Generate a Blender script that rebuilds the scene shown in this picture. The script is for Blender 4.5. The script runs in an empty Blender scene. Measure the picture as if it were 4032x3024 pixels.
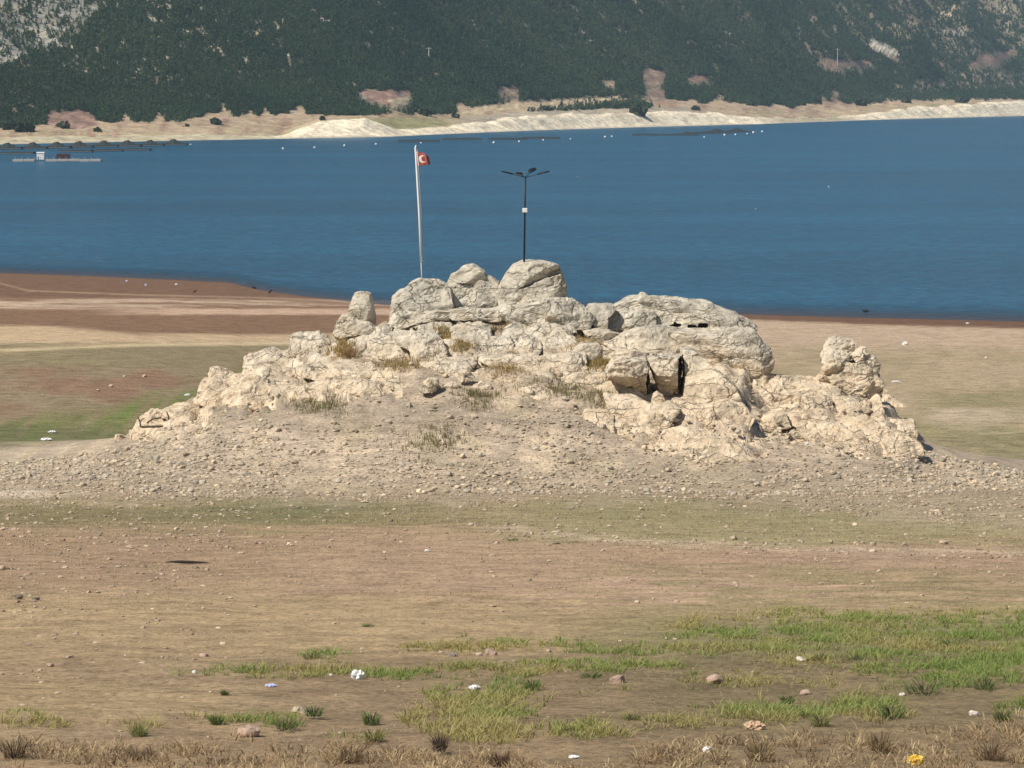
import bpy, math
import numpy as np
from mathutils import Vector, Matrix

# ------------------------------------------------------------------ camera
W, H = 1024, 768
F = 3413.0                       # focal length in pixels (about 120 mm)
CAMZ = 24.0
HOR = 92.0                       # picture row of the horizon
TH = math.atan((384 - HOR) / F)
CT, ST = math.cos(TH), math.sin(TH)
scene = bpy.context.scene
col = scene.collection
cam_d = bpy.data.cameras.new("camera")
cam_d.sensor_width = 36.0
cam_d.lens = 36.0 * F / W
cam_d.clip_start = 0.5
cam_d.clip_end = 30000
cam = bpy.data.objects.new("camera", cam_d)
col.objects.link(cam)
cam.location = (0, 0, CAMZ)
cam.rotation_euler = (math.pi / 2 - TH, 0, 0)
scene.camera = cam

# ------------------------------------------------------------------ sky, sun, exposure
TO_SUN = Vector((-0.78, -0.55, 1.10)).normalized()
EL = math.asin(TO_SUN.z)
AZ = math.atan2(TO_SUN.x, TO_SUN.y)
world = bpy.data.worlds.new("World")
scene.world = world
world.use_nodes = True
wn = world.node_tree.nodes
sky = wn.new("ShaderNodeTexSky")
sky.sky_type = 'NISHITA'
sky.sun_disc = False
sky.sun_elevation = EL
sky.sun_rotation = AZ
sky.air_density = 1.0
sky.dust_density = 0.4
sky.ozone_density = 2.0
bg = wn["Background"]
bg.inputs[1].default_value = 0.07
world.node_tree.links.new(sky.outputs[0], bg.inputs[0])
sun_d = bpy.data.lights.new("sun", 'SUN')
sun_d.energy = 5.0
sun_d.angle = math.radians(0.53)
sun_d.color = (1.0, 0.93, 0.82)
sun = bpy.data.objects.new("sun", sun_d)
col.objects.link(sun)
sun.rotation_euler = (-TO_SUN).to_track_quat('-Z', 'Y').to_euler()
scene.view_settings.view_transform = 'Standard'
scene.view_settings.look = 'None'
scene.view_settings.exposure = 0.0
scene.view_settings.gamma = 1.0
scene.view_settings.use_curve_mapping = False
scene.cycles.use_denoising = True
scene.cycles.max_bounces = 6
scene.cycles.transparent_max_bounces = 12
scene.cycles.volume_bounces = 1
RNG = np.random.default_rng(7)

# ------------------------------------------------------------------ pixel <-> place helpers
K2 = W / 2212.0                  # notes were taken on a 2212 wide view
K4 = W / 4032.0


def ray(px, py):
    a = (np.asarray(px, float) - 512) / F
    b = (384 - np.asarray(py, float)) / F
    return a, CT + b * ST, -ST + b * CT


def at(px, py, Y):
    dx, dy, dz = ray(px, py)
    t = Y / dy
    return np.stack([dx * t, dy * t, CAMZ + dz * t], -1)


def at_z(px, py, z=0.0):
    dx, dy, dz = ray(px, py)
    t = (z - CAMZ) / dz
    return np.stack([dx * t, dy * t, CAMZ + dz * t], -1)


def proj(x, y, z):
    zz = z - CAMZ
    c = y * CT - zz * ST
    u = y * ST + zz * CT
    return 512 + F * x / c, 384 - F * u / c


def zfrom(py, Y):
    dx, dy, dz = ray(512, py)
    return CAMZ + dz * (Y / dy)


def sst(a, b, x):
    t = np.clip((x - a) / (b - a + 1e-12), 0, 1)
    return t * t * (3 - 2 * t)


# ------------------------------------------------------------------ noise in numpy
_G = RNG.normal(size=(256, 3))
_G /= np.linalg.norm(_G, axis=1)[:, None]


def _h(ix, iy, iz):
    h = (ix.astype(np.int64) * 374761393 + iy.astype(np.int64) * 668265263 + iz.astype(np.int64) * 2147483647) & 0xffffffff
    h = ((h ^ (h >> 13)) * 1274126177) & 0xffffffff
    return h ^ (h >> 16)


def perlin(P):
    P = np.asarray(P, float)
    i = np.floor(P)
    f = P - i
    i = i.astype(np.int64)
    w = f * f * f * (f * (f * 6 - 15) + 10)
    out = np.zeros(len(P))
    for dx in (0, 1):
        wx = w[:, 0] if dx else 1 - w[:, 0]
        for dy in (0, 1):
            wy = w[:, 1] if dy else 1 - w[:, 1]
            for dz in (0, 1):
                wz = w[:, 2] if dz else 1 - w[:, 2]
                g = _G[_h(i[:, 0] + dx, i[:, 1] + dy, i[:, 2] + dz) & 255]
                out += wx * wy * wz * (g[:, 0] * (f[:, 0] - dx) + g[:, 1] * (f[:, 1] - dy) + g[:, 2] * (f[:, 2] - dz))
    return out * 1.6


def fbm(P, octv=4, gain=0.5):
    s = 0
    a = 1.0
    P = np.asarray(P, float)
    for k in range(octv):
        s = s + a * perlin(P + 17.3 * k)
        P = P * 2.03
        a *= gain
    return s


def worley(P):
    P = np.asarray(P, float)
    i = np.floor(P).astype(np.int64)
    f1 = np.full(len(P), 9.0)
    f2 = np.full(len(P), 9.0)
    cid = np.zeros(len(P))
    for dx in (-1, 0, 1):
        for dy in (-1, 0, 1):
            for dz in (-1, 0, 1):
                c = i + np.array([dx, dy, dz])
                h = _h(c[:, 0], c[:, 1], c[:, 2])
                q = np.stack([(h & 1023) / 1023., ((h >> 10) & 1023) / 1023., ((h >> 20) & 1023) / 1023.], -1) + c
                d = np.sqrt(((q - P) ** 2).sum(1))
                cid = np.where(d < f1, ((h >> 7) & 1023) / 1023., cid)
                f2 = np.minimum(f2, np.maximum(f1, d))
                f1 = np.minimum(f1, d)
    return f1, f2, cid


def n2(x, y, s=1.0, seed=0.0, octv=3, sy=None):
    return fbm(np.stack([np.ravel(x) * s, np.ravel(y) * (sy if sy else s), np.full(np.size(x), seed)], -1), octv)


# ------------------------------------------------------------------ mesh and object helpers
def raw_mesh(name, V, faces=None, quads=None, tris=None, mat=None, smooth=True, colors=None):
    me = bpy.data.meshes.new(name)
    V = np.asarray(V, np.float32)
    if faces is not None:
        me.from_pydata([tuple(map(float, v)) for v in V], [], faces)
    else:
        parts, starts, tot, n = [], [], [], 0
        for arr, k in ((quads, 4), (tris, 3)):
            if arr is not None and len(arr):
                arr = np.asarray(arr, np.int32)
                parts.append(arr.ravel())
                starts.append(n + np.arange(len(arr), dtype=np.int32) * k)
                tot.append(np.full(len(arr), k, np.int32))
                n += arr.size
        me.vertices.add(len(V))
        me.vertices.foreach_set("co", V.ravel())
        L = np.concatenate(parts)
        me.loops.add(len(L))
        me.loops.foreach_set("vertex_index", L)
        S = np.concatenate(starts)
        me.polygons.add(len(S))
        me.polygons.foreach_set("loop_start", S)
        me.update(calc_edges=True)
    me.polygons.foreach_set("use_smooth", np.full(len(me.polygons), smooth))
    if colors is not None:
        at_ = me.attributes.new("tint", 'FLOAT_COLOR', 'POINT')
        c4 = np.ones((len(V), 4), np.float32)
        c4[:, :3] = colors
        at_.data.foreach_set("color", c4.ravel())
    if mat is not None:
        me.materials.append(mat)
    me.validate()
    return me


def link(name, data, parent=None, loc=None, label=None, cat=None, group=None, kind=None):
    o = bpy.data.objects.new(name, data)
    col.objects.link(o)
    if parent is not None:
        o.parent = parent
    if loc is not None:
        o.location = loc
    if label:
        o["label"] = label
    if cat:
        o["category"] = cat
    if group:
        o["group"] = group
    if kind:
        o["kind"] = kind
    return o


def grid_quads(nr, nc):
    a = np.arange(nr * nc).reshape(nr, nc)
    return np.stack([a[:-1, :-1], a[:-1, 1:], a[1:, 1:], a[1:, :-1]], -1).reshape(-1, 4)


class MB:
    """collects simple solids into one mesh"""
    def __init__(self):
        self.v, self.f = [], []

    def add(self, V, Fc):
        n = len(self.v)
        self.v += [tuple(map(float, p)) for p in V]
        self.f += [tuple(i + n for i in q) for q in Fc]

    def box(self, c, s):
        x, y, z = c
        a, b, d = s[0] / 2, s[1] / 2, s[2] / 2
        V = [(x + i * a, y + j * b, z + k * d) for k in (-1, 1) for j in (-1, 1) for i in (-1, 1)]
        self.add(V, [(0, 2, 3, 1), (4, 5, 7, 6), (0, 1, 5, 4), (2, 6, 7, 3), (0, 4, 6, 2), (1, 3, 7, 5)])

    def tube(self, pts, rad, n=8, flat=1.0):
        pts = [Vector(p) for p in pts]
        rad = rad if isinstance(rad, (list, tuple)) else [rad] * len(pts)
        V = []
        for i, p in enumerate(pts):
            t = (pts[min(i + 1, len(pts) - 1)] - pts[max(i - 1, 0)]).normalized()
            ref = Vector((0, 0, 1)) if abs(t.z) < 0.9 else Vector((1, 0, 0))
            a = t.cross(ref).normalized()
            b = a.cross(t)
            for k in range(n):
                w = 2 * math.pi * k / n
                V.append(p + a * math.cos(w) * rad[i] + b * math.sin(w) * rad[i] * flat)
        Fc = [(i * n + k, i * n + (k + 1) % n, (i + 1) * n + (k + 1) % n, (i + 1) * n + k) for i in range(len(pts) - 1) for k in range(n)]
        Fc += [tuple(range(n))[::-1], tuple(range((len(pts) - 1) * n, len(pts) * n))]
        self.add(V, Fc)

    def build(self, name, mat, smooth=False):
        return raw_mesh(name, self.v, faces=self.f, mat=mat, smooth=smooth)


# ------------------------------------------------------------------ materials
def new_mat(name):
    m = bpy.data.materials.new(name)
    m.use_nodes = True
    nt = m.node_tree
    return m, nt, nt.nodes["Principled BSDF"]


class N:
    def __init__(self, nt):
        self.nt = nt

    def n(self, t, **kw):
        o = self.nt.nodes.new(t)
        for k, v in kw.items():
            if k.startswith("i_"):
                o.inputs[int(k[2:])].default_value = v
            else:
                setattr(o, k, v)
        return o

    def l(self, a, b):
        self.nt.links.new(a, b)

    def noise(self, vec, scale, detail=4, rough=0.55, dist=0.0):
        o = self.n("ShaderNodeTexNoise")
        o.inputs["Scale"].default_value = scale
        o.inputs["Detail"].default_value = detail
        o.inputs["Roughness"].default_value = rough
        o.inputs["Distortion"].default_value = dist
        if vec is not None:
            self.l(vec, o.inputs["Vector"])
        return o.outputs["Fac"]

    def ramp(self, fac, stops):
        o = self.n("ShaderNodeValToRGB")
        e = o.color_ramp.elements
        while len(e) < len(stops):
            e.new(0.5)
        for i, (p, c) in enumerate(stops):
            e[i].position = p
            e[i].color = c if len(c) == 4 else (*c, 1)
        self.l(fac, o.inputs[0])
        return o.outputs[0]

    def mix(self, fac, a, b, mode='MIX'):
        o = self.n("ShaderNodeMix", data_type='RGBA', blend_type=mode)
        for s, v in ((o.inputs[0], fac), (o.inputs[6], a), (o.inputs[7], b)):
            if isinstance(v, (int, float)):
                s.default_value = v
            elif isinstance(v, (tuple, list)):
                s.default_value = (*v, 1) if len(v) == 3 else v
            else:
                self.l(v, s)
        return o.outputs[2]

    def math(self, op, a, b=0.0, clamp=False):
        o = self.n("ShaderNodeMath", operation=op, use_clamp=clamp)
        for s, v in ((o.inputs[0], a), (o.inputs[1], b)):
            if isinstance(v, (int, float)):
                s.default_value = v
            else:
                self.l(v, s)
        return o.outputs[0]

    def mapped(self, vec, scale):
        o = self.n("ShaderNodeMapping")
        o.inputs["Scale"].default_value = scale
        self.l(vec, o.inputs["Vector"])
        return o.outputs[0]

    def bump(self, h, strength, dist, normal=None):
        o = self.n("ShaderNodeBump")
        o.inputs["Strength"].default_value = strength
        o.inputs["Distance"].default_value = dist
        self.l(h, o.inputs["Height"])
        if normal is not None:
            self.l(normal, o.inputs["Normal"])
        return o.outputs[0]


def pos(nn):
    return nn.n("ShaderNodeNewGeometry").outputs["Position"]


def plain(name, c, rough=0.7, metal=0.0, var=0.15, scale=6.0):
    m, nt, p = new_mat(name)
    nn = N(nt)
    tc = nn.n("ShaderNodeTexCoord").outputs["Object"]
    f = nn.noise(tc, scale, 4)
    k = nn.ramp(f, [(0.3, tuple(v * (1 - var) for v in c)), (0.7, tuple(min(1, v * (1 + var)) for v in c))])
    nn.l(k, p.inputs["Base Color"])
    p.inputs["Roughness"].default_value = rough
    p.inputs["Metallic"].default_value = metal
    return m


def rock_material():
    m, nt, p = new_mat("limestone")
    nn = N(nt)
    P = pos(nn)
    big = nn.noise(P, 0.22, 4, 0.6)
    mid = nn.noise(P, 1.1, 6, 0.62)
    fine = nn.noise(P, 5.5, 5, 0.65)
    # old high-water line: grey weathered stone above, tan washed stone below
    z = nn.n("ShaderNodeSeparateXYZ")
    nn.l(P, z.inputs[0])
    zz = nn.math('ADD', z.outputs[2], nn.math('MULTIPLY', nn.math('SUBTRACT', big, 0.5), 5.0))
    grey = nn.n("ShaderNodeMapRange", interpolation_type='SMOOTHSTEP')
    nn.l(zz, grey.inputs[0])
    grey.inputs[1].default_value = 6.0
    grey.inputs[2].default_value = 11.5
    tan = nn.ramp(mid, [(0.25, (0.50, 0.375, 0.25)), (0.5, (0.70, 0.565, 0.40)), (0.75, (0.80, 0.68, 0.51))])
    gry = nn.ramp(mid, [(0.25, (0.37, 0.335, 0.27)), (0.48, (0.58, 0.53, 0.43)), (0.75, (0.73, 0.67, 0.56))])
    c = nn.mix(grey.outputs[0], tan, gry)
    # lichen and water stain patches
    lich = nn.ramp(nn.noise(P, 0.8, 5, 0.7, 0.6), [(0.48, (0, 0, 0)), (0.66, (1, 1, 1))])
    c = nn.mix(nn.math('MULTIPLY', lich, 0.5), c, (0.19, 0.175, 0.14))
    ochre = nn.ramp(nn.noise(P, 0.45, 4, 0.6, 0.3), [(0.55, (0, 0, 0)), (0.7, (1, 1, 1))])
    c = nn.mix(nn.math('MULTIPLY', ochre, 0.3), c, (0.45, 0.31, 0.15))
    c = nn.mix(nn.ramp(fine, [(0.3, (0.4, 0.4, 0.4)), (0.47, (0, 0, 0))]), c, (0.22, 0.18, 0.125))
    # hairline cracks
    warp = nn.n("ShaderNodeVectorMath", operation='ADD')
    nz = nn.n("ShaderNodeTexNoise")
    nz.inputs["Scale"].default_value = 1.3
    nn.l(P, nz.inputs["Vector"])
    sc = nn.n("ShaderNodeVectorMath", operation='SCALE')
    nn.l(nz.outputs["Color"], sc.inputs[0])
    sc.inputs["Scale"].default_value = 0.9
    nn.l(P, warp.inputs[0])
    nn.l(sc.outputs[0], warp.inputs[1])
    vo = nn.n("ShaderNodeTexVoronoi", feature='DISTANCE_TO_EDGE')
    vo.inputs["Scale"].default_value = 0.55
    nn.l(warp.outputs[0], vo.inputs["Vector"])
    ck = nn.ramp(vo.outputs["Distance"], [(0.0, (1, 1, 1)), (0.022, (0, 0, 0))])
    ckm = nn.math('MULTIPLY', ck, nn.ramp(nn.noise(P, 0.5, 2), [(0.45, (0, 0, 0)), (0.6, (1, 1, 1))]))
    c = nn.mix(nn.math('MULTIPLY', ckm, 0.75), c, (0.07, 0.05, 0.035))
    vo2 = nn.n("ShaderNodeTexVoronoi", feature='DISTANCE_TO_EDGE')
    vo2.inputs["Scale"].default_value = 1.5
    nn.l(nn.mapped(warp.outputs[0], (1.0, 1.0, 1.5)), vo2.inputs["Vector"])
    ck2 = nn.ramp(vo2.outputs["Distance"], [(0.0, (1, 1, 1)), (0.05, (0, 0, 0))])
    ck2m = nn.math('MULTIPLY', ck2, nn.ramp(nn.noise(P, 0.7, 3), [(0.48, (0, 0, 0)), (0.6, (1, 1, 1))]))
    c = nn.mix(nn.math('MULTIPLY', ck2m, 0.38), c, (0.12, 0.09, 0.06))
    zb = nn.math('ADD', nn.math('MULTIPLY', z.outputs[2], 1.05), nn.math('ADD', nn.math('MULTIPLY', mid, 0.8), nn.math('MULTIPLY', big, 1.6)))
    fr = nn.math('FRACT', zb)
    jn = nn.ramp(fr, [(0.0, (1, 1, 1)), (0.055, (0, 0, 0)), (0.97, (0, 0, 0)), (1.0, (1, 1, 1))])
    jm = nn.math('MULTIPLY', jn, nn.ramp(nn.noise(P, 0.35, 3), [(0.47, (0, 0, 0)), (0.58, (1, 1, 1))]))
    c = nn.mix(nn.math('MULTIPLY', jm, 0.5), c, (0.10, 0.075, 0.05))
    pit = nn.ramp(nn.noise(P, 3.2, 3, 0.7), [(0.30, (1, 1, 1)), (0.37, (0, 0, 0))])
    c = nn.mix(nn.math('MULTIPLY', pit, 0.4), c, (0.13, 0.10, 0.07))
    nn.l(c, p.inputs["Base Color"])
    p.inputs["Roughness"].default_value = 0.92
    p.inputs["Specular IOR Level"].default_value = 0.2
    b1 = nn.bump(mid, 0.7, 0.30)
    b2 = nn.bump(fine, 0.55, 0.09, b1)
    h3 = nn.math('MULTIPLY', nn.math('ADD', nn.math('ADD', ckm, nn.math('MULTIPLY', jm, 0.8)), nn.math('ADD', nn.math('MULTIPLY', ck2m, 0.5), nn.math('MULTIPLY', pit, 0.6))), -1.0)
    b3 = nn.bump(h3, 0.8, 0.12, b2)
    nn.l(b3, p.inputs["Normal"])
    return m


def ground_material(name, bump=0.7, fine=5.0, streak=(0.55, 0.8, 0.8)):
    m, nt, p = new_mat(name)
    nn = N(nt)
    P = pos(nn)
    a = nn.n("ShaderNodeAttribute", attribute_name="tint").outputs["Color"]
    s1 = nn.noise(nn.mapped(P, streak), 1.2, 6, 0.65)
    s2 = nn.noise(P, fine, 4, 0.7)
    c = nn.mix(1.0, a, nn.ramp(s1, [(0.28, (0.66, 0.64, 0.61)), (0.5, (1.03, 1.03, 1.03)), (0.72, (1.36, 1.33, 1.28))]), 'MULTIPLY')
    c = nn.mix(1.0, c, nn.ramp(s2, [(0.3, (0.55, 0.53, 0.50)), (0.5, (1.05, 1.05, 1.05)), (0.7, (1.4, 1.4, 1.36))]), 'MULTIPLY')
    nn.l(c, p.inputs["Base Color"])
    p.inputs["Roughness"].default_value = 0.95
    p.inputs["Specular IOR Level"].default_value = 0.15
    b1 = nn.bump(s1, bump, 0.15)
    b2 = nn.bump(s2, bump, 0.06, b1)
    nn.l(b2, p.inputs["Normal"])
    return m


def tint_material(name, rough=0.8, translucent=0.0, var=0.0):
    m, nt, p = new_mat(name)
    nn = N(nt)
    a = nn.n("ShaderNodeAttribute", attribute_name="tint").outputs["Color"]
    if var:
        f = nn.noise(pos(nn), 3.0, 3)
        a = nn.mix(1.0, a, nn.ramp(f, [(0.3, (1 - var,) * 3), (0.7, (1 + var,) * 3)]), 'MULTIPLY')
    nn.l(a, p.inputs["Base Color"])
    p.inputs["Roughness"].default_value = rough
    p.inputs["Specular IOR Level"].default_value = 0.2
    if translucent:
        t = nn.n("ShaderNodeBsdfTranslucent")
        nn.l(a, t.inputs[0])
        mx = nn.n("ShaderNodeMixShader")
        mx.inputs[0].default_value = translucent
        nn.l(p.outputs[0], mx.inputs[1])
        nn.l(t.outputs[0], mx.inputs[2])
        nn.l(mx.outputs[0], nt.nodes["Material Output"].inputs[0])
    return m


def foliage_material(name, c0, c1, c2, transl=0.25):
    m, nt, p = new_mat(name)
    nn = N(nt)
    r = nn.n("ShaderNodeObjectInfo").outputs["Random"]
    f = nn.noise(pos(nn), 0.9, 3)
    g = nn.noise(pos(nn), 0.006, 4)
    k = nn.math('ADD', nn.math('MULTIPLY', r, 0.4), nn.math('ADD', nn.math('MULTIPLY', f, 0.2), nn.math('SUBTRACT', nn.math('MULTIPLY', g, 1.0), 0.3)))
    c = nn.ramp(k, [(0.2, c0), (0.5, c1), (0.8, c2)])
    nn.l(c, p.inputs["Base Color"])
    p.inputs["Roughness"].default_value = 0.8
    p.inputs["Specular IOR Level"].default_value = 0.2
    t = nn.n("ShaderNodeBsdfTranslucent")
    nn.l(c, t.inputs[0])
    mx = nn.n("ShaderNodeMixShader")
    mx.inputs[0].default_value = transl
    nn.l(p.outputs[0], mx.inputs[1])
    nn.l(t.outputs[0], mx.inputs[2])
    nn.l(mx.outputs[0], nt.nodes["Material Output"].inputs[0])
    return m


def water_material():
    m, nt, p = new_mat("lake_water")
    nn = N(nt)
    P = pos(nn)
    big = nn.noise(nn.mapped(P, (0.004, 0.012, 1)), 1.0, 4, 0.6)
    mid = nn.noise(nn.mapped(P, (0.10, 0.14, 1)), 1.0, 6, 0.75)
    rip = nn.noise(nn.mapped(P, (0.42, 0.60, 1)), 1.0, 4, 0.7)
    c = nn.ramp(nn.math('ADD', nn.math('MULTIPLY', big, 0.22), nn.math('ADD', nn.math('MULTIPLY', mid, 0.23), nn.math('MULTIPLY', rip, 0.55))),
                [(0.40, (0.002, 0.048, 0.098)), (0.5, (0.005, 0.086, 0.168)), (0.60, (0.014, 0.145, 0.265))])  # light and dark of the ripples painted into the base colour
    nn.l(c, p.inputs["Base Color"])
    p.inputs["Roughness"].default_value = 0.22
    p.inputs["IOR"].default_value = 1.33
    p.inputs["Specular IOR Level"].default_value = 0.35
    w1 = nn.noise(nn.mapped(P, (0.35, 0.55, 1)), 1.0, 3, 0.6)
    w2 = nn.noise(nn.mapped(P, (1.1, 1.6, 1)), 1.0, 4, 0.65)
    b1 = nn.bump(w1, 1.0, 1.6)
    b2 = nn.bump(w2, 1.0, 0.35, b1)
    nn.l(b2, p.inputs["Normal"])
    dp = nn.n("ShaderNodeAttribute", attribute_name="depth").outputs["Fac"]
    al = nn.n("ShaderNodeMapRange")
    nn.l(dp, al.inputs[0])
    al.inputs[1].default_value = 0.0
    al.inputs[2].default_value = 0.30
    al.inputs[3].default_value = 0.40
    al.inputs[4].default_value = 1.0
    nn.l(al.outputs[0], p.inputs["Alpha"])
    return m


M_ROCK = rock_material()
M_GROUND = ground_material("dry_lakebed_soil")
M_FAR = ground_material("mountain_soil", 0.3, 0.25, (0.03, 0.05, 0.05))
M_WATER = water_material()
M_GRASS = tint_material("grass_blades", 0.7, 0.3)
M_STONE = tint_material("loose_stone", 0.9, 0.0, 0.25)
M_PINE = foliage_material("pine_foliage", (0.030, 0.062, 0.030), (0.054, 0.100, 0.044), (0.105, 0.145, 0.065))
M_SHRUB = foliage_material("shrub_foliage", (0.022, 0.035, 0.016), (0.036, 0.052, 0.022), (0.05, 0.065, 0.028))
M_BARK = plain("bark", (0.10, 0.075, 0.05), 0.9)
M_WHITE = plain("white_paint", (0.80, 0.80, 0.78), 0.45, 0, 0.04)
M_PLASTIC = plain("white_plastic", (0.82, 0.82, 0.80), 0.4, 0, 0.05)
M_BLUEW = plain("bluish_plastic", (0.55, 0.60, 0.80), 0.4, 0, 0.1)
M_YELLOW = plain("yellow_plastic", (0.80, 0.52, 0.06), 0.4, 0, 0.25)
M_ORANGE = plain("pale_orange_plastic", (0.62, 0.43, 0.28), 0.5, 0, 0.2)
M_DARK = plain("dark_metal", (0.012, 0.016, 0.026), 0.5, 0.4, 0.2)
M_NET = plain("dark_net", (0.016, 0.026, 0.028), 0.8, 0, 0.3)
M_FLOAT = plain("grey_float", (0.045, 0.055, 0.06), 0.6, 0, 0.2)
M_DECK = plain("pale_planks", (0.42, 0.40, 0.36), 0.8, 0, 0.25)
M_REDBOX = plain("rust_red_paint", (0.07, 0.03, 0.03), 0.7, 0, 0.2)
M_TWIG = plain("dead_twig", (0.085, 0.055, 0.035), 0.9)
M_POLE = plain("concrete_pole", (0.48, 0.47, 0.44), 0.8)
M_WOOD = plain("wet_driftwood", (0.035, 0.026, 0.02), 0.8)

# ------------------------------------------------------------------ ground shape
def UX(x2):                      # picture column (2212 scale) -> x / y
    return (np.asarray(x2, float) * K2 - 512) / (F * 0.9955)


SH_X = [-900, -200, 0, 200, 400, 500, 520, 560, 650, 760, 850, 1100, 1400, 1630, 1900, 2212, 2600, 3400]
SH_Y = [575, 583, 590, 597, 606, 611, 617, 626, 640, 652, 660, 668, 673, 680, 688, 695, 701, 712]
_shu = UX(SH_X)
_shd = np.array([at_z(x * K2, y * K2, 0.0)[1] for x, y in zip(SH_X, SH_Y)])


def shore_d(u):
    return np.interp(u, _shu, _shd)


RG_X = [-700, -300, 0, 120, 200, 280, 300, 350, 425, 455, 520, 560, 640, 720, 800, 860, 1000, 1100, 1230, 1280, 1450, 1600, 1650, 1760, 1860, 1910, 1970, 1995, 2080, 2212, 2500, 3000]
RG_Y = [1030, 1010, 992, 978, 962, 948, 928, 900, 865, 828, 812, 788, 755, 730, 715, 690, 672, 670, 672, 688, 705, 735, 812, 836, 860, 864, 915, 955, 983, 1012, 1030, 1050]
_rgu = UX(RG_X)


def ridge_d(u):
    return np.interp(u, UX([-300, 0, 450, 1000, 1500, 1800, 2212, 2600]), [199, 200, 203, 206, 205, 200, 197, 196])


_rgz = np.array([zfrom(y * K2, float(ridge_d(u))) for y, u in zip(RG_Y, _rgu)])


def foot_d(u):
    f = np.interp(u, UX([-300, 0, 400, 1000, 1600, 2000, 2300]), [181, 178, 175, 174, 175, 177, 180])
    return f + 0.5 * np.sin(u * 41 + 0.6) + 0.12 * np.sin(u * 130 + 2.0)


def plain_z(x, y):
    """lakeside slope without the outcrop"""
    u = x / np.maximum(y, 1)
    near = 12.1 - 0.0748 * (y - 60)
    near = near + np.where(y < 55, 0.0013 * (55 - y) ** 2, 0)
    ds = shore_d(u)
    beach = 0.0105 * (ds - y)
    beach = np.where(beach < 0, beach * 1.0, beach)
    t = sst(176, 236, y)
    z = near * (1 - t) + beach * t
    # shallow bank and gully left of the outcrop
    b = np.exp(-((u - UX(150)) / 0.045) ** 2) * (sst(228, 290, y) - sst(300, 345, y))
    z = z + 0.9 * b
    return z


def inpoly(X, Y, poly):
    r = np.zeros(len(X), bool)
    j = len(poly) - 1
    for i in range(len(poly)):
        xi, yi = poly[i]
        xj, yj = poly[j]
        c = ((yi > Y) != (yj > Y)) & (X < (xj - xi) * (Y - yi) / (yj - yi + 1e-9) + xi)
        r ^= c
        j = i
    return r


BEDROCK = [
    [(1255, 895), (1290, 850), (1300, 760), (1270, 690), (1640, 690), (1660, 800), (1760, 820), (1900, 840), (1990, 930), (1992, 990), (1850, 985), (1700, 955), (1640, 990), (1620, 1005), (1430, 985), (1330, 935)],
    [(520, 800), (600, 760), (700, 715), (850, 690), (860, 640), (1250, 640), (1310, 740), (1330, 850), (1250, 815), (1180, 810), (1100, 790), (1010, 800), (960, 790), (900, 770), (880, 790), (760, 775), (640, 800)],
    [(285, 955), (300, 900), (350, 890), (430, 845), (450, 790), (530, 770), (700, 770), (850, 800), (865, 850), (760, 860), (640, 870), (480, 890), (420, 930), (350, 945)],
]


def bedrock_mask(x, y, z):
    px, py = proj(x, y, z)
    X, Y = px / K2, py / K2
    w = n2(X, Y, 0.02, 81.0, 3)
    v = n2(X, Y, 0.07, 83.0, 3)
    m = np.zeros(len(x), bool)
    for pl in BEDROCK:
        m |= inpoly(X + 22 * w + 8 * v, Y + 14 * w + 8 * v, pl)
    m &= (y > 176) & (y < 222)
    # soil and grass pockets stay between the beds
    return m & (n2(X, Y, 0.03, 85.0, 3) > -0.42)


def ground_z(x, y, detail=True):
    x = np.asarray(x, float)
    y = np.asarray(y, float)
    shp = x.shape
    x = x.ravel()
    y = y.ravel()
    u = x / np.maximum(y, 1)
    z = plain_z(x, y)
    rd, fd = ridge_d(u), foot_d(u)
    zr = np.interp(u, _rgu, _rgz)
    t = np.clip((y - fd) / (rd - fd), 0, 1)
    p = 0.30 * t + 0.70 * t ** 1.5
    zf = plain_z(u * fd, fd)
    m = zf + (zr - zf) * p
    tb = np.clip((y - rd) / 17.0, 0, 1)
    zb = plain_z(u * (rd + 17), rd + 17)
    back = zr + (zb - zr) * (tb * tb * (3 - 2 * tb))
    mound = np.where(y <= rd, m, back)
    on = (y > fd) & (y < rd + 17)
    z2 = np.where(on, np.maximum(mound, z), z)
    if detail:
        k = np.clip((z2 - z) / 3.0, 0, 1)
        sel = k > 0.01
        if sel.any():
            q = np.stack([x[sel] * 0.35, y[sel] * 0.35, z2[sel] * 0.35], -1)
            nz = fbm(q, 4)
            z2[sel] += k[sel] * 0.14 * nz
            st = np.sin((z2[sel] + 0.5 * nz) * 2 * math.pi / 1.1)
            z2[sel] += k[sel] * 0.10 * st
        far = sst(30, 60, y)
        z2 = z2 + far * (0.10 * n2(x, y, 0.12, 3.1, 3) + 0.035 * n2(x, y, 0.7, 9.4, 2)) * np.clip((shore_d(u) - y) / 60, 0.05, 1)
    return z2.reshape(shp)


_rd = np.concatenate([np.arange(50, 176, 0.25), np.arange(176, 232, 0.1), np.arange(232, 520, 0.5)])


def hit(px, py, default=None):
    """where the ray through a picture point meets the ground; misses fall on the ridge"""
    dx, dy, dz = ray(px, py)
    t = _rd / dy
    X, Y, Z = dx * t, dy * t, CAMZ + dz * t
    g = ground_z(X, Y, False)
    b = np.where(Z <= g)[0]
    if len(b) == 0:
        return None
    i = b[0]
    return np.array([X[i], Y[i], g[i]])


# ------------------------------------------------------------------ ground colour (true soil colours)
def blob(x, y, cx, cy, rx, ry, soft=0.5):
    r = np.sqrt(((x - cx) / rx) ** 2 + ((y - cy) / ry) ** 2)
    return 1 - sst(1 - soft, 1 + soft, r)


def band(y, a, b, s):
    return sst(a - s, a + s, y) * (1 - sst(b - s, b + s, y))


def lay(c, w, color):
    return c * (1 - w[:, None]) + np.array(color)[None] * w[:, None]


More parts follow.
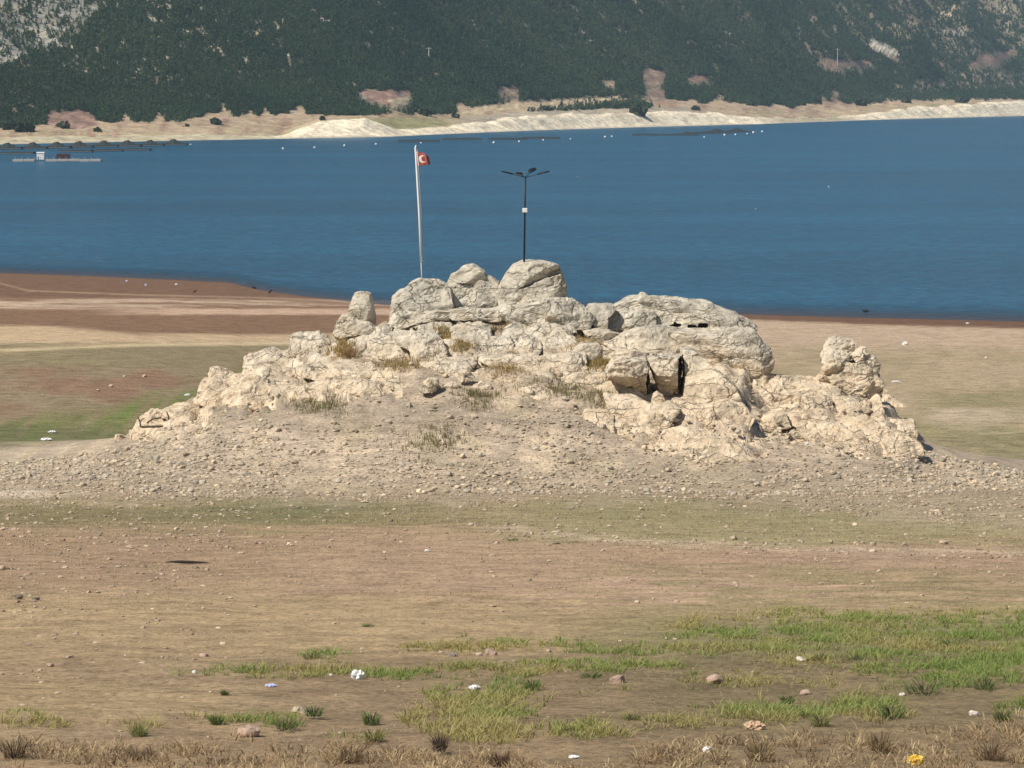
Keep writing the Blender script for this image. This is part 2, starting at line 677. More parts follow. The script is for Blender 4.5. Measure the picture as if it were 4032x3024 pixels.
def ground_colors(x, y, z):
    px, py = proj(x, y, z)
    X, Y = px / K2, py / K2
    u = x / np.maximum(y, 1)
    a = n2(x, y, 0.08, 1.0, 4, 0.16)
    b = n2(x, y, 0.35, 5.0, 3, 0.7)
    Xw = X + 60 * a + 25 * b
    Yw = Y + 16 * a + 7 * b
    c = np.tile(np.array([0.315, 0.235, 0.150]), (len(x), 1))
    c = lay(c, np.clip(0.5 + 0.9 * b, 0, 1) * 0.5, (0.26, 0.185, 0.115))
    # foreground slope
    c = lay(c, band(Yw, 1150, 1290, 18) * sst(500, 700, Xw) * (1 - sst(1500, 1900, Xw)) * 0.8, (0.325, 0.230, 0.160))
    c = lay(c, band(Yw, 1150, 1260, 20) * (1 - sst(400, 700, Xw)) * 0.8, (0.285, 0.20, 0.135))
    c = lay(c, band(Yw, 1185, 1235, 12) * sst(1400, 1700, Xw) * 0.8, (0.315, 0.22, 0.16))
    c = lay(c, band(Yw, 1072, 1140, 16) * (1 - sst(900, 1300, Xw)) * 0.75, (0.185, 0.165, 0.085))
    c = lay(c, blob(Xw, Yw, 600, 1098, 260, 26) * 0.7, (0.135, 0.135, 0.065))
    c = lay(c, blob(Xw, Yw, 150, 1120, 230, 30) * 0.5, (0.16, 0.14, 0.075))
    c = lay(c, band(Yw, 1075, 1175, 14) * sst(900, 1300, Xw) * 0.85, (0.250, 0.225, 0.125))
    c = lay(c, blob(Xw, Yw, 1480, 1085, 330, 40) * 0.4, (0.19, 0.175, 0.09))
    c = lay(c, band(Yw, 1290, 1420, 20) * 0.7, (0.325, 0.245, 0.145))
    c = lay(c, band(Yw, 1225, 1330, 15) * sst(1150, 1500, Xw) * np.clip(0.55 + 1.3 * b, 0, 1) * 0.8, (0.245, 0.205, 0.115))
    c = lay(c, band(Yw, 1250, 1300, 8) * sst(900, 1200, Xw) * (1 - sst(1700, 2000, Xw)) * np.clip(0.3 - 1.5 * b, 0, 1), (0.37, 0.265, 0.19))
    c = lay(c, sst(1310, 1360, Yw) * sst(1100, 1500, Xw) * 0.85, (0.165, 0.150, 0.075))
    c = lay(c, sst(1400, 1450, Yw) * sst(400, 800, Xw) * 0.65, (0.215, 0.160, 0.098))
    c = lay(c, band(Yw, 1480, 1540, 12) * (1 - sst(350, 600, Xw)) * 0.55, (0.38, 0.29, 0.165))
    c = lay(c, sst(1560, 1610, Yw) * 0.6, (0.255, 0.185, 0.115))
    # strand lines of pale pebbles
    sl = np.interp(X, [900, 1100, 1300, 1500, 1900, 2212], [1130, 1140, 1165, 1178, 1190, 1192])
    c = lay(c, np.exp(-((Y - sl + 8 * b) / 6.0) ** 2) * sst(1000, 1150, X) * 0.55, (0.46, 0.37, 0.28))
    ed = np.interp(X, [0, 150, 300, 600, 1000, 1300, 1500, 1800, 2000, 2212], [1092, 1078, 1080, 1084, 1092, 1082, 1086, 1112, 1122, 1140])
    ew = -12 + 26 * n2(X, Y, 0.009, 61.0, 3, 0.02) + 8 * n2(X, Y, 0.05, 63.0, 3)
    c = lay(c, sst(-34, 14, ed + ew - Y) * 0.8, (0.315, 0.262, 0.192))
    c = lay(c, blob(Xw, Y, 50, 1066, 90, 9, 0.5) * 0.8, (0.56, 0.50, 0.42))
    # behind the outcrop, left
    far = sst(205, 212, y)
    left = 1 - sst(900, 1200, X)
    L = np.tile(np.array([0.245, 0.195, 0.125]), (len(x), 1))
    L = lay(L, band(Yw, 740, 800, 10) * 0.8, (0.225, 0.19, 0.11))
    red = np.clip(0.5 + 1.6 * n2(X, Y, 0.006, 2.0, 3, 0.02), 0, 1)
    L = lay(L, band(Yw, 790, 900, 20) * red * 0.9, (0.23, 0.145, 0.095))
    yc = np.interp(X, [0, 100, 200, 300, 430, 560, 700], [908, 893, 872, 846, 812, 772, 740])
    v = Y - yc
    along = n2(X + 1.1 * Y, v * 3.0, 0.006, 91.0, 4)
    fan = n2((X + 0.9 * Y) * 0.030, (Y - 0.1 * X) * 0.006, 1.0, 93.0, 3)
    gr = sst(-6, 34, v + 26 * along) * np.clip(0.95 - 1.5 * np.clip(fan - 0.05, 0, 1) * (1 - sst(70, 110, v)), 0.15, 1)
    L = lay(L, gr * 0.95, (0.155, 0.170, 0.064))
    L = lay(L, gr * sst(0.0, 0.5, -fan) * sst(15, 40, v) * 0.9, (0.140, 0.195, 0.052))
    L = lay(L, sst(915, 940, Yw) * 0.7, (0.125, 0.130, 0.062))
    L = lay(L, np.exp(-((Y - 957 + 4 * b) / 3.0) ** 2) * 0.6, (0.33, 0.29, 0.18))
    L = lay(L, 1 - sst(736, 748, Y + 6 * b), (0.455, 0.345, 0.225))
    L = lay(L, np.exp(-((Y - np.interp(X, [0, 300, 1000], [757, 745, 738])) / 3.5) ** 2) * 0.8, (0.56, 0.46, 0.29))
    L = lay(L, 1 - sst(716, 726, Y + 5 * a + np.interp(X, [0, 100, 300, 900], [18, 16, 0, -2])), (0.205, 0.128, 0.080))
    ps = np.clip(sst(664, 670, Y + 3 * b) * (1 - sst(677, 682, Y + 2 * b)) * sst(150, 400, Xw), 0, 1)
    L = lay(L, ps * 0.95, (0.48, 0.345, 0.255))
    L = lay(L, np.clip(band(Y + 4 * b, 645, 660, 4) + band(Y, 650, 668, 4) * (1 - sst(250, 500, Xw)), 0, 1) * np.clip(0.75 + 1.2 * a, 0, 1), (0.44, 0.335, 0.25))
    L = lay(L, 1 - sst(636, 648, Y - 0.012 * X + 4 * a), (0.165, 0.100, 0.066))
    L = lay(L, np.exp(-((Y - np.interp(X, [0, 60, 300, 600, 800], [612, 628, 637, 644, 652])) / 1.6) ** 2) * 0.6, (0.40, 0.29, 0.2))
    # behind the outcrop, right
    R = np.tile(np.array([0.365, 0.290, 0.195]), (len(x), 1))
    o = np.clip(0.45 + 1.3 * n2(X, Y, 0.004, 3.0, 3, 0.022), 0, 1)
    R = lay(R, sst(745, 790, Yw) * o * 0.75, (0.29, 0.24, 0.145))
    R = lay(R, sst(830, 870, Yw) * o * 0.75, (0.225, 0.21, 0.11))
    R = lay(R, blob(Xw, Yw, 2120, 905, 110, 22) * 0.7, (0.44, 0.365, 0.27))
    R = lay(R, sst(930, 960, Yw) * 0.6, (0.20, 0.185, 0.10))
    R = lay(R, 1 - sst(735, 760, Y + 6 * a), (0.42, 0.325, 0.235))
    ws = np.interp(X, [1100, 1600, 1900, 2212, 2600], [682, 690, 702, 710, 716])
    R = lay(R, 1 - sst(-4, 4, Y - ws + 3 * b), (0.145, 0.085, 0.056))
    B = L * left[:, None] + R * (1 - left)[:, None]
    c = c * (1 - far)[:, None] + B * far[:, None]
    # rubble mound
    zp = plain_z(x, y)
    mo = sst(0.05, 0.6, z - zp) * (y > foot_d(u) - 2) * (y < 224)
    mc = np.tile(np.array([0.335, 0.275, 0.212]), (len(x), 1))
    q = n2(x, z, 0.35, 4.0, 4)
    mc = lay(mc, np.clip(0.5 + q, 0, 1) * 0.5, (0.265, 0.222, 0.176))
    mc = lay(mc, sst(0.1, 0.5, n2(x, z, 0.5, 14.0, 4)) * 0.55, (0.42, 0.345, 0.25))
    mc = lay(mc, sst(0.05, 0.5, n2(x, z, 0.4, 24.0, 4)) * 0.28, (0.22, 0.195, 0.115))
    mc = lay(mc, sst(0.1, 0.5, n2(x, z, 0.6, 34.0, 3)) * sst(7.5, 9.5, z) * 0.7, (0.37, 0.26, 0.11))
    c = c * (1 - mo)[:, None] + mc * mo[:, None]
    # grey gravel apron round the foot
    ap = np.exp(-((y - foot_d(u) + 3 + 4 * a) / 7.0) ** 2)
    c = lay(c, ap * np.clip(0.3 + 0.9 * b, 0, 1) * 0.5 * (1 - mo), (0.33, 0.27, 0.195))
    lowm = mo * sst(-30, 12, Y - ed - ew) * 0.75
    c = lay(c, lowm, (0.25, 0.21, 0.125))
    c = c * (1.12 + 0.10 * sst(150, 190, y) * (1 - sst(205, 212, y)) - 0.12 * sst(205, 212, y))[:, None] * np.array([1.01, 0.99, 0.965])
    c = c * (1 - 0.16 * sst(1340, 1450, Y) * (y < 150))[:, None]
    # old water levels: faint bands that follow the contours
    zb = perlin(np.stack([z * 2.2 + 0.5 * a, x * 0.02, y * 0.012], -1)) * (1 - sst(205, 215, y)) * sst(140, 165, y)
    c = c * (1 + 0.28 * zb)[:, None]
    c = lay(c, np.clip(zb, 0, 1) * 0.35 * (1 - 0.8 * mo), (0.20, 0.20, 0.11))
    return np.clip(c, 0.01, 0.9)


def build_ground():
    us = np.concatenate([np.linspace(-0.75, UX(-560), 40)[:-1], np.linspace(UX(-560), UX(2770), 390), np.linspace(UX(2770), 0.75, 40)[1:]])
    ds = [4.0]
    while ds[-1] < 560:
        d = ds[-1]
        if d < 48:
            s = 2.5
        elif d < 178:
            s = max(0.32, 0.32 * (d / 60) ** 1.1)
        elif d < 228:
            s = 0.30
        elif d < 460:
            s = 0.9
        else:
            s = 5
        ds.append(d + s)
    ds += [620, 700, 900]
    ds = np.array(ds)
    U, D = np.meshgrid(us, ds)
    X = (U * D).ravel()
    Y = D.ravel()
    Z = ground_z(X, Y)
    bm = bedrock_mask(X, Y, Z)
    q = np.stack([X, Y, Z], -1)[bm]
    wq = q + 0.5 * np.stack([perlin(q * 0.9), perlin(q * 0.9 + 7), perlin(q * 0.9 + 13)], -1)
    f1, f2, cid = worley(wq * np.array([0.42, 0.42, 0.75]))
    g1, g2, gid = worley(wq * np.array([1.2, 1.2, 1.9]))
    st = (Z[bm] + 0.6 * perlin(q * 0.22) + 0.25 * perlin(q * 0.8)) / 1.15
    fr = st - np.floor(st)
    Z[bm] += 1.15 * 0.75 * (sst(0.62, 0.98, fr) - fr)
    Z[bm] += 0.40 * (cid - 0.35) * sst(0, 0.14, f2 - f1) + 0.22 * (gid - 0.4) * sst(0, 0.2, g2 - g1)
    C = ground_colors(X, Y, Z)
    Q = grid_quads(len(ds), len(us))
    me = raw_mesh("ground", np.stack([X, Y, Z], -1), quads=Q, mat=M_GROUND, colors=C)
    me.materials.append(M_ROCK)
    me.polygons.foreach_set("material_index", (bm[Q].sum(1) >= 3).astype(np.int32))
    return link("ground", me, kind="structure")


build_ground()

# ------------------------------------------------------------------ lake
def build_lake():
    us = np.concatenate([np.linspace(-1.6, -0.2, 20)[:-1], np.linspace(-0.2, 0.2, 160), np.linspace(0.2, 1.6, 20)[1:]])
    ds = np.concatenate([np.arange(330, 490, 0.8), [500, 520, 560, 650, 900, 1400, 2200, 3500, 6000]])
    U, D = np.meshgrid(us, ds)
    X, Y = (U * D).ravel(), D.ravel()
    dep = np.where(Y < 560, -ground_z(X, Y), 3.0)
    me = raw_mesh("lake", np.stack([X, Y, np.zeros_like(X)], -1), quads=grid_quads(len(ds), len(us)), mat=M_WATER)
    a = me.attributes.new("depth", 'FLOAT', 'POINT')
    a.data.foreach_set("value", np.clip(dep, 0, 3).astype(np.float32))
    return link("lake", me, kind="structure")


build_lake()

# ------------------------------------------------------------------ far shore and mountain
FX = [-2500, -400, 0, 600, 850, 1200, 1640, 2212, 2700, 4600]
FY0 = [345, 322, 312, 300, 295, 280, 268, 250, 243, 236]
_fu = UX(FX)
_fd = np.array([at_z(512, y * K2, 0.0)[1] for y in FY0])


def far_d(u):
    return np.interp(u, _fu, _fd)


C1X = [-2500, 0, 100, 560, 615, 650, 700, 790, 860, 950, 1050, 1150, 1300, 1450, 1600, 1650, 1750, 1850, 1950, 2100, 2212, 4600]
C1Y = [325, 300, 296, 292, 293, 278, 264, 260, 281, 278, 264, 250, 246, 243, 250, 256, 258, 250, 236, 226, 220, 205]
C2X = [-2500, 0, 120, 250, 400, 560, 720, 900, 1000, 1400, 1700, 1850, 2000, 2212, 4600]
C2Y = [285, 270, 262, 264, 258, 248, 242, 240, 228, 212, 226, 218, 206, 192, 170]


def far_z(u, s):
    """height of the far side, s metres (scaled) beyond its waterline"""
    d0 = far_d(u)
    k = d0 / 1800.0
    x2 = (u * F * 0.9955 + 512) / K2
    s1, s2, s3, s4 = 45.0, 210.0, 620.0, 1500.0
    z1 = zfrom(np.interp(x2, C1X, C1Y) * K2, d0 + s1 * k)
    z2 = zfrom(np.interp(x2, C2X, C2Y) * K2, d0 + s2 * k)
    z3 = zfrom(-30.0, d0 + s3 * k)
    z4 = z3 + 110 * k
    z = np.where(s < 0, s * 0.1, 0)
    z = np.where((s >= 0) & (s < s1), z1 * sst(-6, s1, s) * (s / s1) ** 0.35 * 1.0, z)
    t = np.clip((s - s1) / (s2 - s1), 0, 1)
    z = np.where((s >= s1) & (s < s2), z1 + (z2 - z1) * (0.6 * t + 0.4 * t * t), z)
    t = np.clip((s - s2) / (s3 - s2), 0, 1)
    z = np.where((s >= s2) & (s < s3), z2 + (z3 - z2) * (0.75 * t + 0.25 * t * t), z)
    t = np.clip((s - s3) / (s4 - s3), 0, 1)
    z = np.where(s >= s3, z3 + (z4 - z3) * t, z)
    return z


def far_xyz(u, s):
    d0 = far_d(u)
    k = d0 / 1800.0
    Y = d0 + s * k
    X = u * Y
    Z = far_z(u, s)
    up = sst(215, 360, s)
    Z = Z + up * k * (24 * n2(X + 0.5 * Y, Y, 0.0042, 2.0, 4, 0.003) + 12 * np.abs(n2(X + 0.7 * Y, Y, 0.007, 8.0, 3, 0.003)))
    Z = Z + sst(3, 30, s) * (1 - up) * k * (1.2 * n2(X, Y, 0.02, 6.0, 4, 0.03) + 0.8 * np.abs(n2(X, Y, 0.08, 16.0, 3)))
    return X, Y, Z


BROWN, PINK, TAN, GREY, PALE, SCRUB = (0.27, 0.195, 0.145), (0.27, 0.175, 0.135), (0.42, 0.335, 0.22), (0.255, 0.245, 0.215), (0.50, 0.47, 0.40), (0.27, 0.22, 0.16)
PATCH = [
    (PINK, [(100, 250), (130, 240), (170, 238), (205, 250), (212, 270), (150, 280), (105, 272)]),
    (PINK, [(762, 200), (800, 192), (890, 197), (890, 212), (845, 228), (815, 222), (790, 212)]),
    (TAN, [(840, 232), (850, 212), (895, 207), (880, 228)]),
    (BROWN, [(1072, 190), (1122, 186), (1126, 196), (1105, 208), (1076, 206)]),
    (BROWN, [(1382, 158), (1402, 148), (1440, 150), (1432, 178), (1412, 192), (1395, 190)]),
    (BROWN, [(1366, 205), (1432, 192), (1446, 218), (1420, 222)]),
    (BROWN, [(1292, 176), (1318, 170), (1332, 182), (1318, 188)]),
    (PINK, [(1476, 168), (1500, 162), (1545, 165), (1530, 174), (1490, 178)]),
    (TAN, [(975, 245), (1010, 232), (1200, 214), (1330, 205), (1380, 208), (1260, 220), (1130, 232), (1040, 246)]),
    (PINK, [(1757, 132), (1785, 127), (1880, 132), (1893, 140), (1830, 142), (1790, 146)]),
    (PINK, [(2085, 140), (2130, 118), (2195, 102), (2198, 112), (2160, 130), (2110, 142)]),
    (PALE, [(618, 115), (626, 110), (630, 140), (627, 148), (622, 130)]),
    (PALE, [(1880, 85), (1890, 82), (1900, 92), (1925, 100), (1948, 118), (1930, 118), (1900, 104), (1884, 98)]),
    (TAN, [(1925, 62), (1945, 46), (1985, 55), (1970, 84), (1958, 90), (1945, 70)]),
    (TAN, [(2008, 48), (2050, 20), (2078, 0), (2096, 0), (2060, 26), (2020, 52)]),
    (TAN, [(1560, 150), (1590, 148), (1590, 152), (1560, 154)]),
    (TAN, [(410, 120), (450, 95), (480, 90), (470, 105), (430, 122)]),
    (TAN, [(500, 85), (560, 60), (620, 36), (690, 10), (695, 14), (630, 45), (560, 72), (510, 92)]),
    (GREY, [(275, 150), (300, 140), (325, 152), (300, 162)]),
    (GREY, [(120, 140), (170, 118), (190, 125), (150, 150)]),
    (GREY, [(90, 90), (150, 70), (200, 60), (140, 105), (100, 118)]),
]
ROCKY = [(-900, 40), (-300, 0), (-60, -60), (310, -60), (235, 0), (205, 30), (170, 62), (115, 92), (60, 125), (0, 142), (-200, 170), (-900, 240)]
SCRUBBY = [(1800, 222), (1900, 200), (1960, 180), (2060, 160), (2212, 152), (2600, 140), (2600, 210), (2212, 215), (2000, 216)]


def far_colors(X, Y, Z, s):
    px, py = proj(X, Y, Z)
    x2, y2 = px / K2, py / K2
    a = n2(x2, y2, 0.03, 1.0, 4)
    b = n2(x2, y2, 0.09, 5.0, 3)
    e = n2(x2, 0 * x2, 0.012, 51.0, 4)
    xw, yw = x2 + 9 * a + 4 * b, y2 + 4 * a + 3 * b
    c = np.tile(np.array([0.175, 0.150, 0.105]), (len(X), 1))
    dens = np.ones(len(X)) * sst(200, 212, s + 22 * a + 55 * e)
    # lower slopes between cliff and wood
    low = 1 - sst(200, 212, s + 22 * a + 55 * e)
    c = lay(c, low, (0.40, 0.305, 0.205))
    c = lay(c, low * sst(0, 0.5, a), (0.30, 0.20, 0.145))
    c = lay(c, low * sst(0.1, 0.5, b) * (1 - sst(100, 160, s)), (0.34, 0.31, 0.17))
    c = lay(c, low * blob(x2, y2, 880, 268, 90, 16) , (0.26, 0.245, 0.12))
    # shore band
    sh = 1 - sst(40, 60, s + 12 * a)
    cream = sst(575, 640, x2 + 20 * a)
    c = lay(c, sh, (0.46, 0.41, 0.28))
    c = lay(c, sh * cream, (0.82, 0.72, 0.54))
    c = lay(c, sh * cream * sst(0.15, 0.45, b) * 0.5, (0.55, 0.46, 0.33))
    c = lay(c, sh * blob(x2, y2, 1760, 262, 90, 14), (0.40, 0.35, 0.24))
    gc = sst(45, 60, s + 10 * a) * (1 - sst(100, 130, s + 20 * a)) * sst(950, 1050, x2) * (1 - sst(1450, 1600, x2))
    c = lay(c, gc * 0.85, (0.33, 0.29, 0.225))
    c = lay(c, (1 - sst(2, 12, s)) * 0.8, (0.46, 0.40, 0.31))
    for colr, poly in PATCH:
        i = inpoly(xw, yw, poly)
        c[i] = np.array(colr) * (0.85 + 0.5 * np.clip(b[i] + 0.3, 0, 1))[:, None]
        dens[i] = 0.45 if colr in (TAN, GREY) and poly[0][1] < 160 else (0.22 if colr == PALE else 0.0)
    i = inpoly(xw, yw, ROCKY)
    rk = i & (n2(x2, y2, 0.018, 11.0, 4, 0.03) > -0.25)
    c[rk] = np.array(GREY) * (0.75 + 0.6 * np.clip(b[rk] + 0.4, 0, 1))[:, None]
    dens[i] *= 0.55
    dens[rk] *= 0.3
    i = inpoly(xw, yw, SCRUBBY)
    c[i] = SCRUB
    dens[i] = 0.42
    # scattered bare spots high up on the slope
    hi = 1 - sst(70, 190, y2 + 0.05 * x2 * 0)
    th = 0.78 - 0.26 * hi - 0.18 * (1 - sst(200, 700, x2)) * hi
    sp = (n2(x2 - 0.6 * y2, y2, 0.045, 21.0, 4, 0.035) > th) & (s > 240)
    c[sp] = np.array([0.33, 0.30, 0.24])
    dens[sp] = 0.05
    return np.clip(c, 0.01, 0.9), dens, x2, y2


def build_mountain():
    us = np.concatenate([np.linspace(-0.9, UX(-500), 60)[:-1], np.linspace(UX(-500), UX(2700), 470), np.linspace(UX(2700), 0.9, 60)[1:]])
    ss = np.concatenate([[-60, -20], np.arange(-4, 60, 1.6), np.arange(60, 210, 3.0), np.arange(210, 640, 3.5), np.arange(650, 1501, 50)])
    U, S = np.meshgrid(us, ss)
    X, Y, Z = far_xyz(U.ravel(), S.ravel())
    C, _, _, _ = far_colors(X, Y, Z, S.ravel())
    me = raw_mesh("mountain", np.stack([X, Y, Z], -1), quads=grid_quads(len(ss), len(us)), mat=M_FAR, colors=C)
    link("mountain", me, kind="structure")


build_mountain()


def tree_mesh(name, seed, h, w, n, shrub=False, mat=None):
    r = np.random.default_rng(seed)
    V, T = [], []
    for k in range(n):
        t = r.uniform(0.05 if shrub else 0.12, 1.0)
        prof = math.sin(math.pi * min(1, 0.18 + 0.82 * t)) ** 0.6 if shrub else (1 - t) ** 0.75 * 0.95 + 0.10
        a = r.uniform(0, 2 * math.pi)
        rr = w / 2 * prof * math.sqrt(r.uniform(0.15, 1))
        c = np.array([rr * math.cos(a), rr * math.sin(a), h * t * 0.97])
        s = w * r.uniform(0.16, 0.30) * (0.55 + 0.45 * prof)
        n1 = r.normal(size=3)
        n1[2] = abs(n1[2]) * 0.6 + 0.2
        n1 /= np.linalg.norm(n1)
        e1 = np.cross(n1, r.normal(size=3))
        e1 /= np.linalg.norm(e1)
        e2 = np.cross(n1, e1)
        i = len(V)
        m = 5
        for j in range(m):
            w_ = 2 * math.pi * j / m
            q = s * r.uniform(0.65, 1.2)
            V.append(c + e1 * math.cos(w_) * q + e2 * math.sin(w_) * q - np.array([0, 0, 0.25 * q]))
        V.append(c)
        for j in range(m):
            T.append((i + j, i + (j + 1) % m, i + m))
    return raw_mesh(name, np.array(V), tris=np.array(T), mat=mat or M_PINE, smooth=False)


def trunk_mesh(name, h, r0):
    b = MB()
    b.tube([(0, 0, -0.3), (0.02 * h, 0, h * 0.35), (0, 0.02 * h, h * 0.8)], [r0, r0 * 0.7, r0 * 0.2], 5)
    return b.build(name, M_BARK)


def build_forest():
    protos = bpy.data.collections.new("pine_kinds")
    for i in range(7):
        h = [5.2, 6.0, 4.6, 6.8, 5.4, 4.2, 6.3][i]
        w = [3.3, 3.2, 3.4, 3.5, 2.7, 3.6, 3.0][i]
        me = tree_mesh("pine", 30 + i, h, w, 30)
        o = bpy.data.objects.new("pine", me)
        protos.objects.link(o)
    r = np.random.default_rng(5)
    n = 340000
    u = r.uniform(UX(-420), UX(2640), n)
    s = r.uniform(60, 660, n)
    X, Y, Z = far_xyz(u, s)
    _, dens, x2, y2 = far_colors(X, Y, Z, s)
    belts = [[(-300, 262), (0, 246), (95, 243), (112, 268), (60, 274), (0, 278), (-300, 290)],
             [(775, 206), (800, 212), (840, 232), (850, 246), (780, 250), (700, 250), (690, 232)],
             [(905, 232), (985, 222), (985, 248), (910, 246)],
             [(1050, 242), (1150, 230), (1300, 222), (1400, 226), (1440, 232), (1300, 236), (1150, 242)]]
    for bl in belts:
        dens = np.where(inpoly(x2, y2, bl), np.maximum(dens, 0.75), dens)
    for dy_ in (5.0, 10.0, 15.0):
        for _c, poly in PATCH:
            if _c in (TAN, GREY) and poly[0][1] < 160:
                continue
            dens = np.where(inpoly(x2, y2 - dy_, poly), dens * 0.12, dens)
    keep = (r.uniform(0, 1, n) < dens * np.clip((Y / 2300.0) ** 2, 0.3, 1.0) * 0.85) & (y2 > -130)
    X, Y, Z, y2 = X[keep], Y[keep], Z[keep], y2[keep]
    n = len(X)
    me = bpy.data.meshes.new("forest")
    me.vertices.add(n)
    me.vertices.foreach_set("co", np.stack([X, Y, Z - 0.2], -1).astype(np.float32).ravel())
    sc = 0.70 * (0.58 + 0.45 * sst(0, 1, r.uniform(0, 1, n)) + 0.25 * (r.uniform(0, 1, n) > 0.9)) * np.clip(Y / 2100, 0.85, 1.25)
    for nm, arr in (("size", sc), ("turn", r.uniform(0, 6.283, n))):
        a = me.attributes.new(nm, 'FLOAT', 'POINT')
        a.data.foreach_set("value", arr.astype(np.float32))
    a = me.attributes.new("which", 'INT', 'POINT')
    a.data.foreach_set("value", r.integers(0, 7, n).astype(np.int32))
    o = link("forest", me, kind="stuff", label="dense dark green pine forest covering the far mountainside", cat="forest")
    ng = bpy.data.node_groups.new("forest_scatter", 'GeometryNodeTree')
    ng.interface.new_socket("Geometry", in_out='INPUT', socket_type='NodeSocketGeometry')
    ng.interface.new_socket("Geometry", in_out='OUTPUT', socket_type='NodeSocketGeometry')
    gi, go = ng.nodes.new("NodeGroupInput"), ng.nodes.new("NodeGroupOutput")
    ip = ng.nodes.new("GeometryNodeInstanceOnPoints")
    ci = ng.nodes.new("GeometryNodeCollectionInfo")
    ci.inputs[0].default_value = protos
    ci.inputs[1].default_value = True
    ci.inputs[2].default_value = True

    def attr(nm, tp):
        q = ng.nodes.new("GeometryNodeInputNamedAttribute")
        q.data_type = tp
        q.inputs[0].default_value = nm
        return q.outputs[0]
    cx = ng.nodes.new("ShaderNodeCombineXYZ")
    ng.links.new(attr("turn", 'FLOAT'), cx.inputs[2])
    ng.links.new(gi.outputs[0], ip.inputs["Points"])
    ng.links.new(ci.outputs[0], ip.inputs["Instance"])
    ip.inputs["Pick Instance"].default_value = True
    ng.links.new(attr("which", 'INT'), ip.inputs["Instance Index"])
    ng.links.new(cx.outputs[0], ip.inputs["Rotation"])
    ng.links.new(attr("size", 'FLOAT'), ip.inputs["Scale"])
    ng.links.new(ip.outputs[0], go.inputs[0])
    md = o.modifiers.new("scatter", 'NODES')
    md.node_group = ng


build_forest()

# ------------------------------------------------------------------ rocks
_CS = {}


def cube_sphere(n):
    if n in _CS:
        return _CS[n]
    t = np.tan(np.linspace(-1, 1, n + 1) * math.pi / 4)
    A, B = np.meshgrid(t, t)
    A, B = A.ravel(), B.ravel()
    one = np.ones_like(A)
    Vs, Qs = [], []
    gq = grid_quads(n + 1, n + 1)
    faces = [(one, A, B), (-one, -A, B), (-A, one, B), (A, -one, B), (A, B, one), (A, -B, -one)]
    for i, f in enumerate(faces):
        Vs.append(np.stack(f, -1))
        Qs.append(gq + i * len(A))
    V = np.concatenate(Vs)
    V /= np.linalg.norm(V, axis=1)[:, None]
    Q = np.concatenate(Qs)
    _, first, inv = np.unique(np.round(V, 5), axis=0, return_index=True, return_inverse=True)
    V = V[first]
    Q = np.ravel(inv)[Q]
    _CS[n] = (V, Q)
    return V, Q


def vnormals(V, Q):
    nrm = np.zeros_like(V)
    fn = np.cross(V[Q[:, 2]] - V[Q[:, 0]], V[Q[:, 3]] - V[Q[:, 1]])
    for k in range(4):
        np.add.at(nrm, Q[:, k], fn)
    return nrm / (np.linalg.norm(nrm, axis=1)[:, None] + 1e-9)


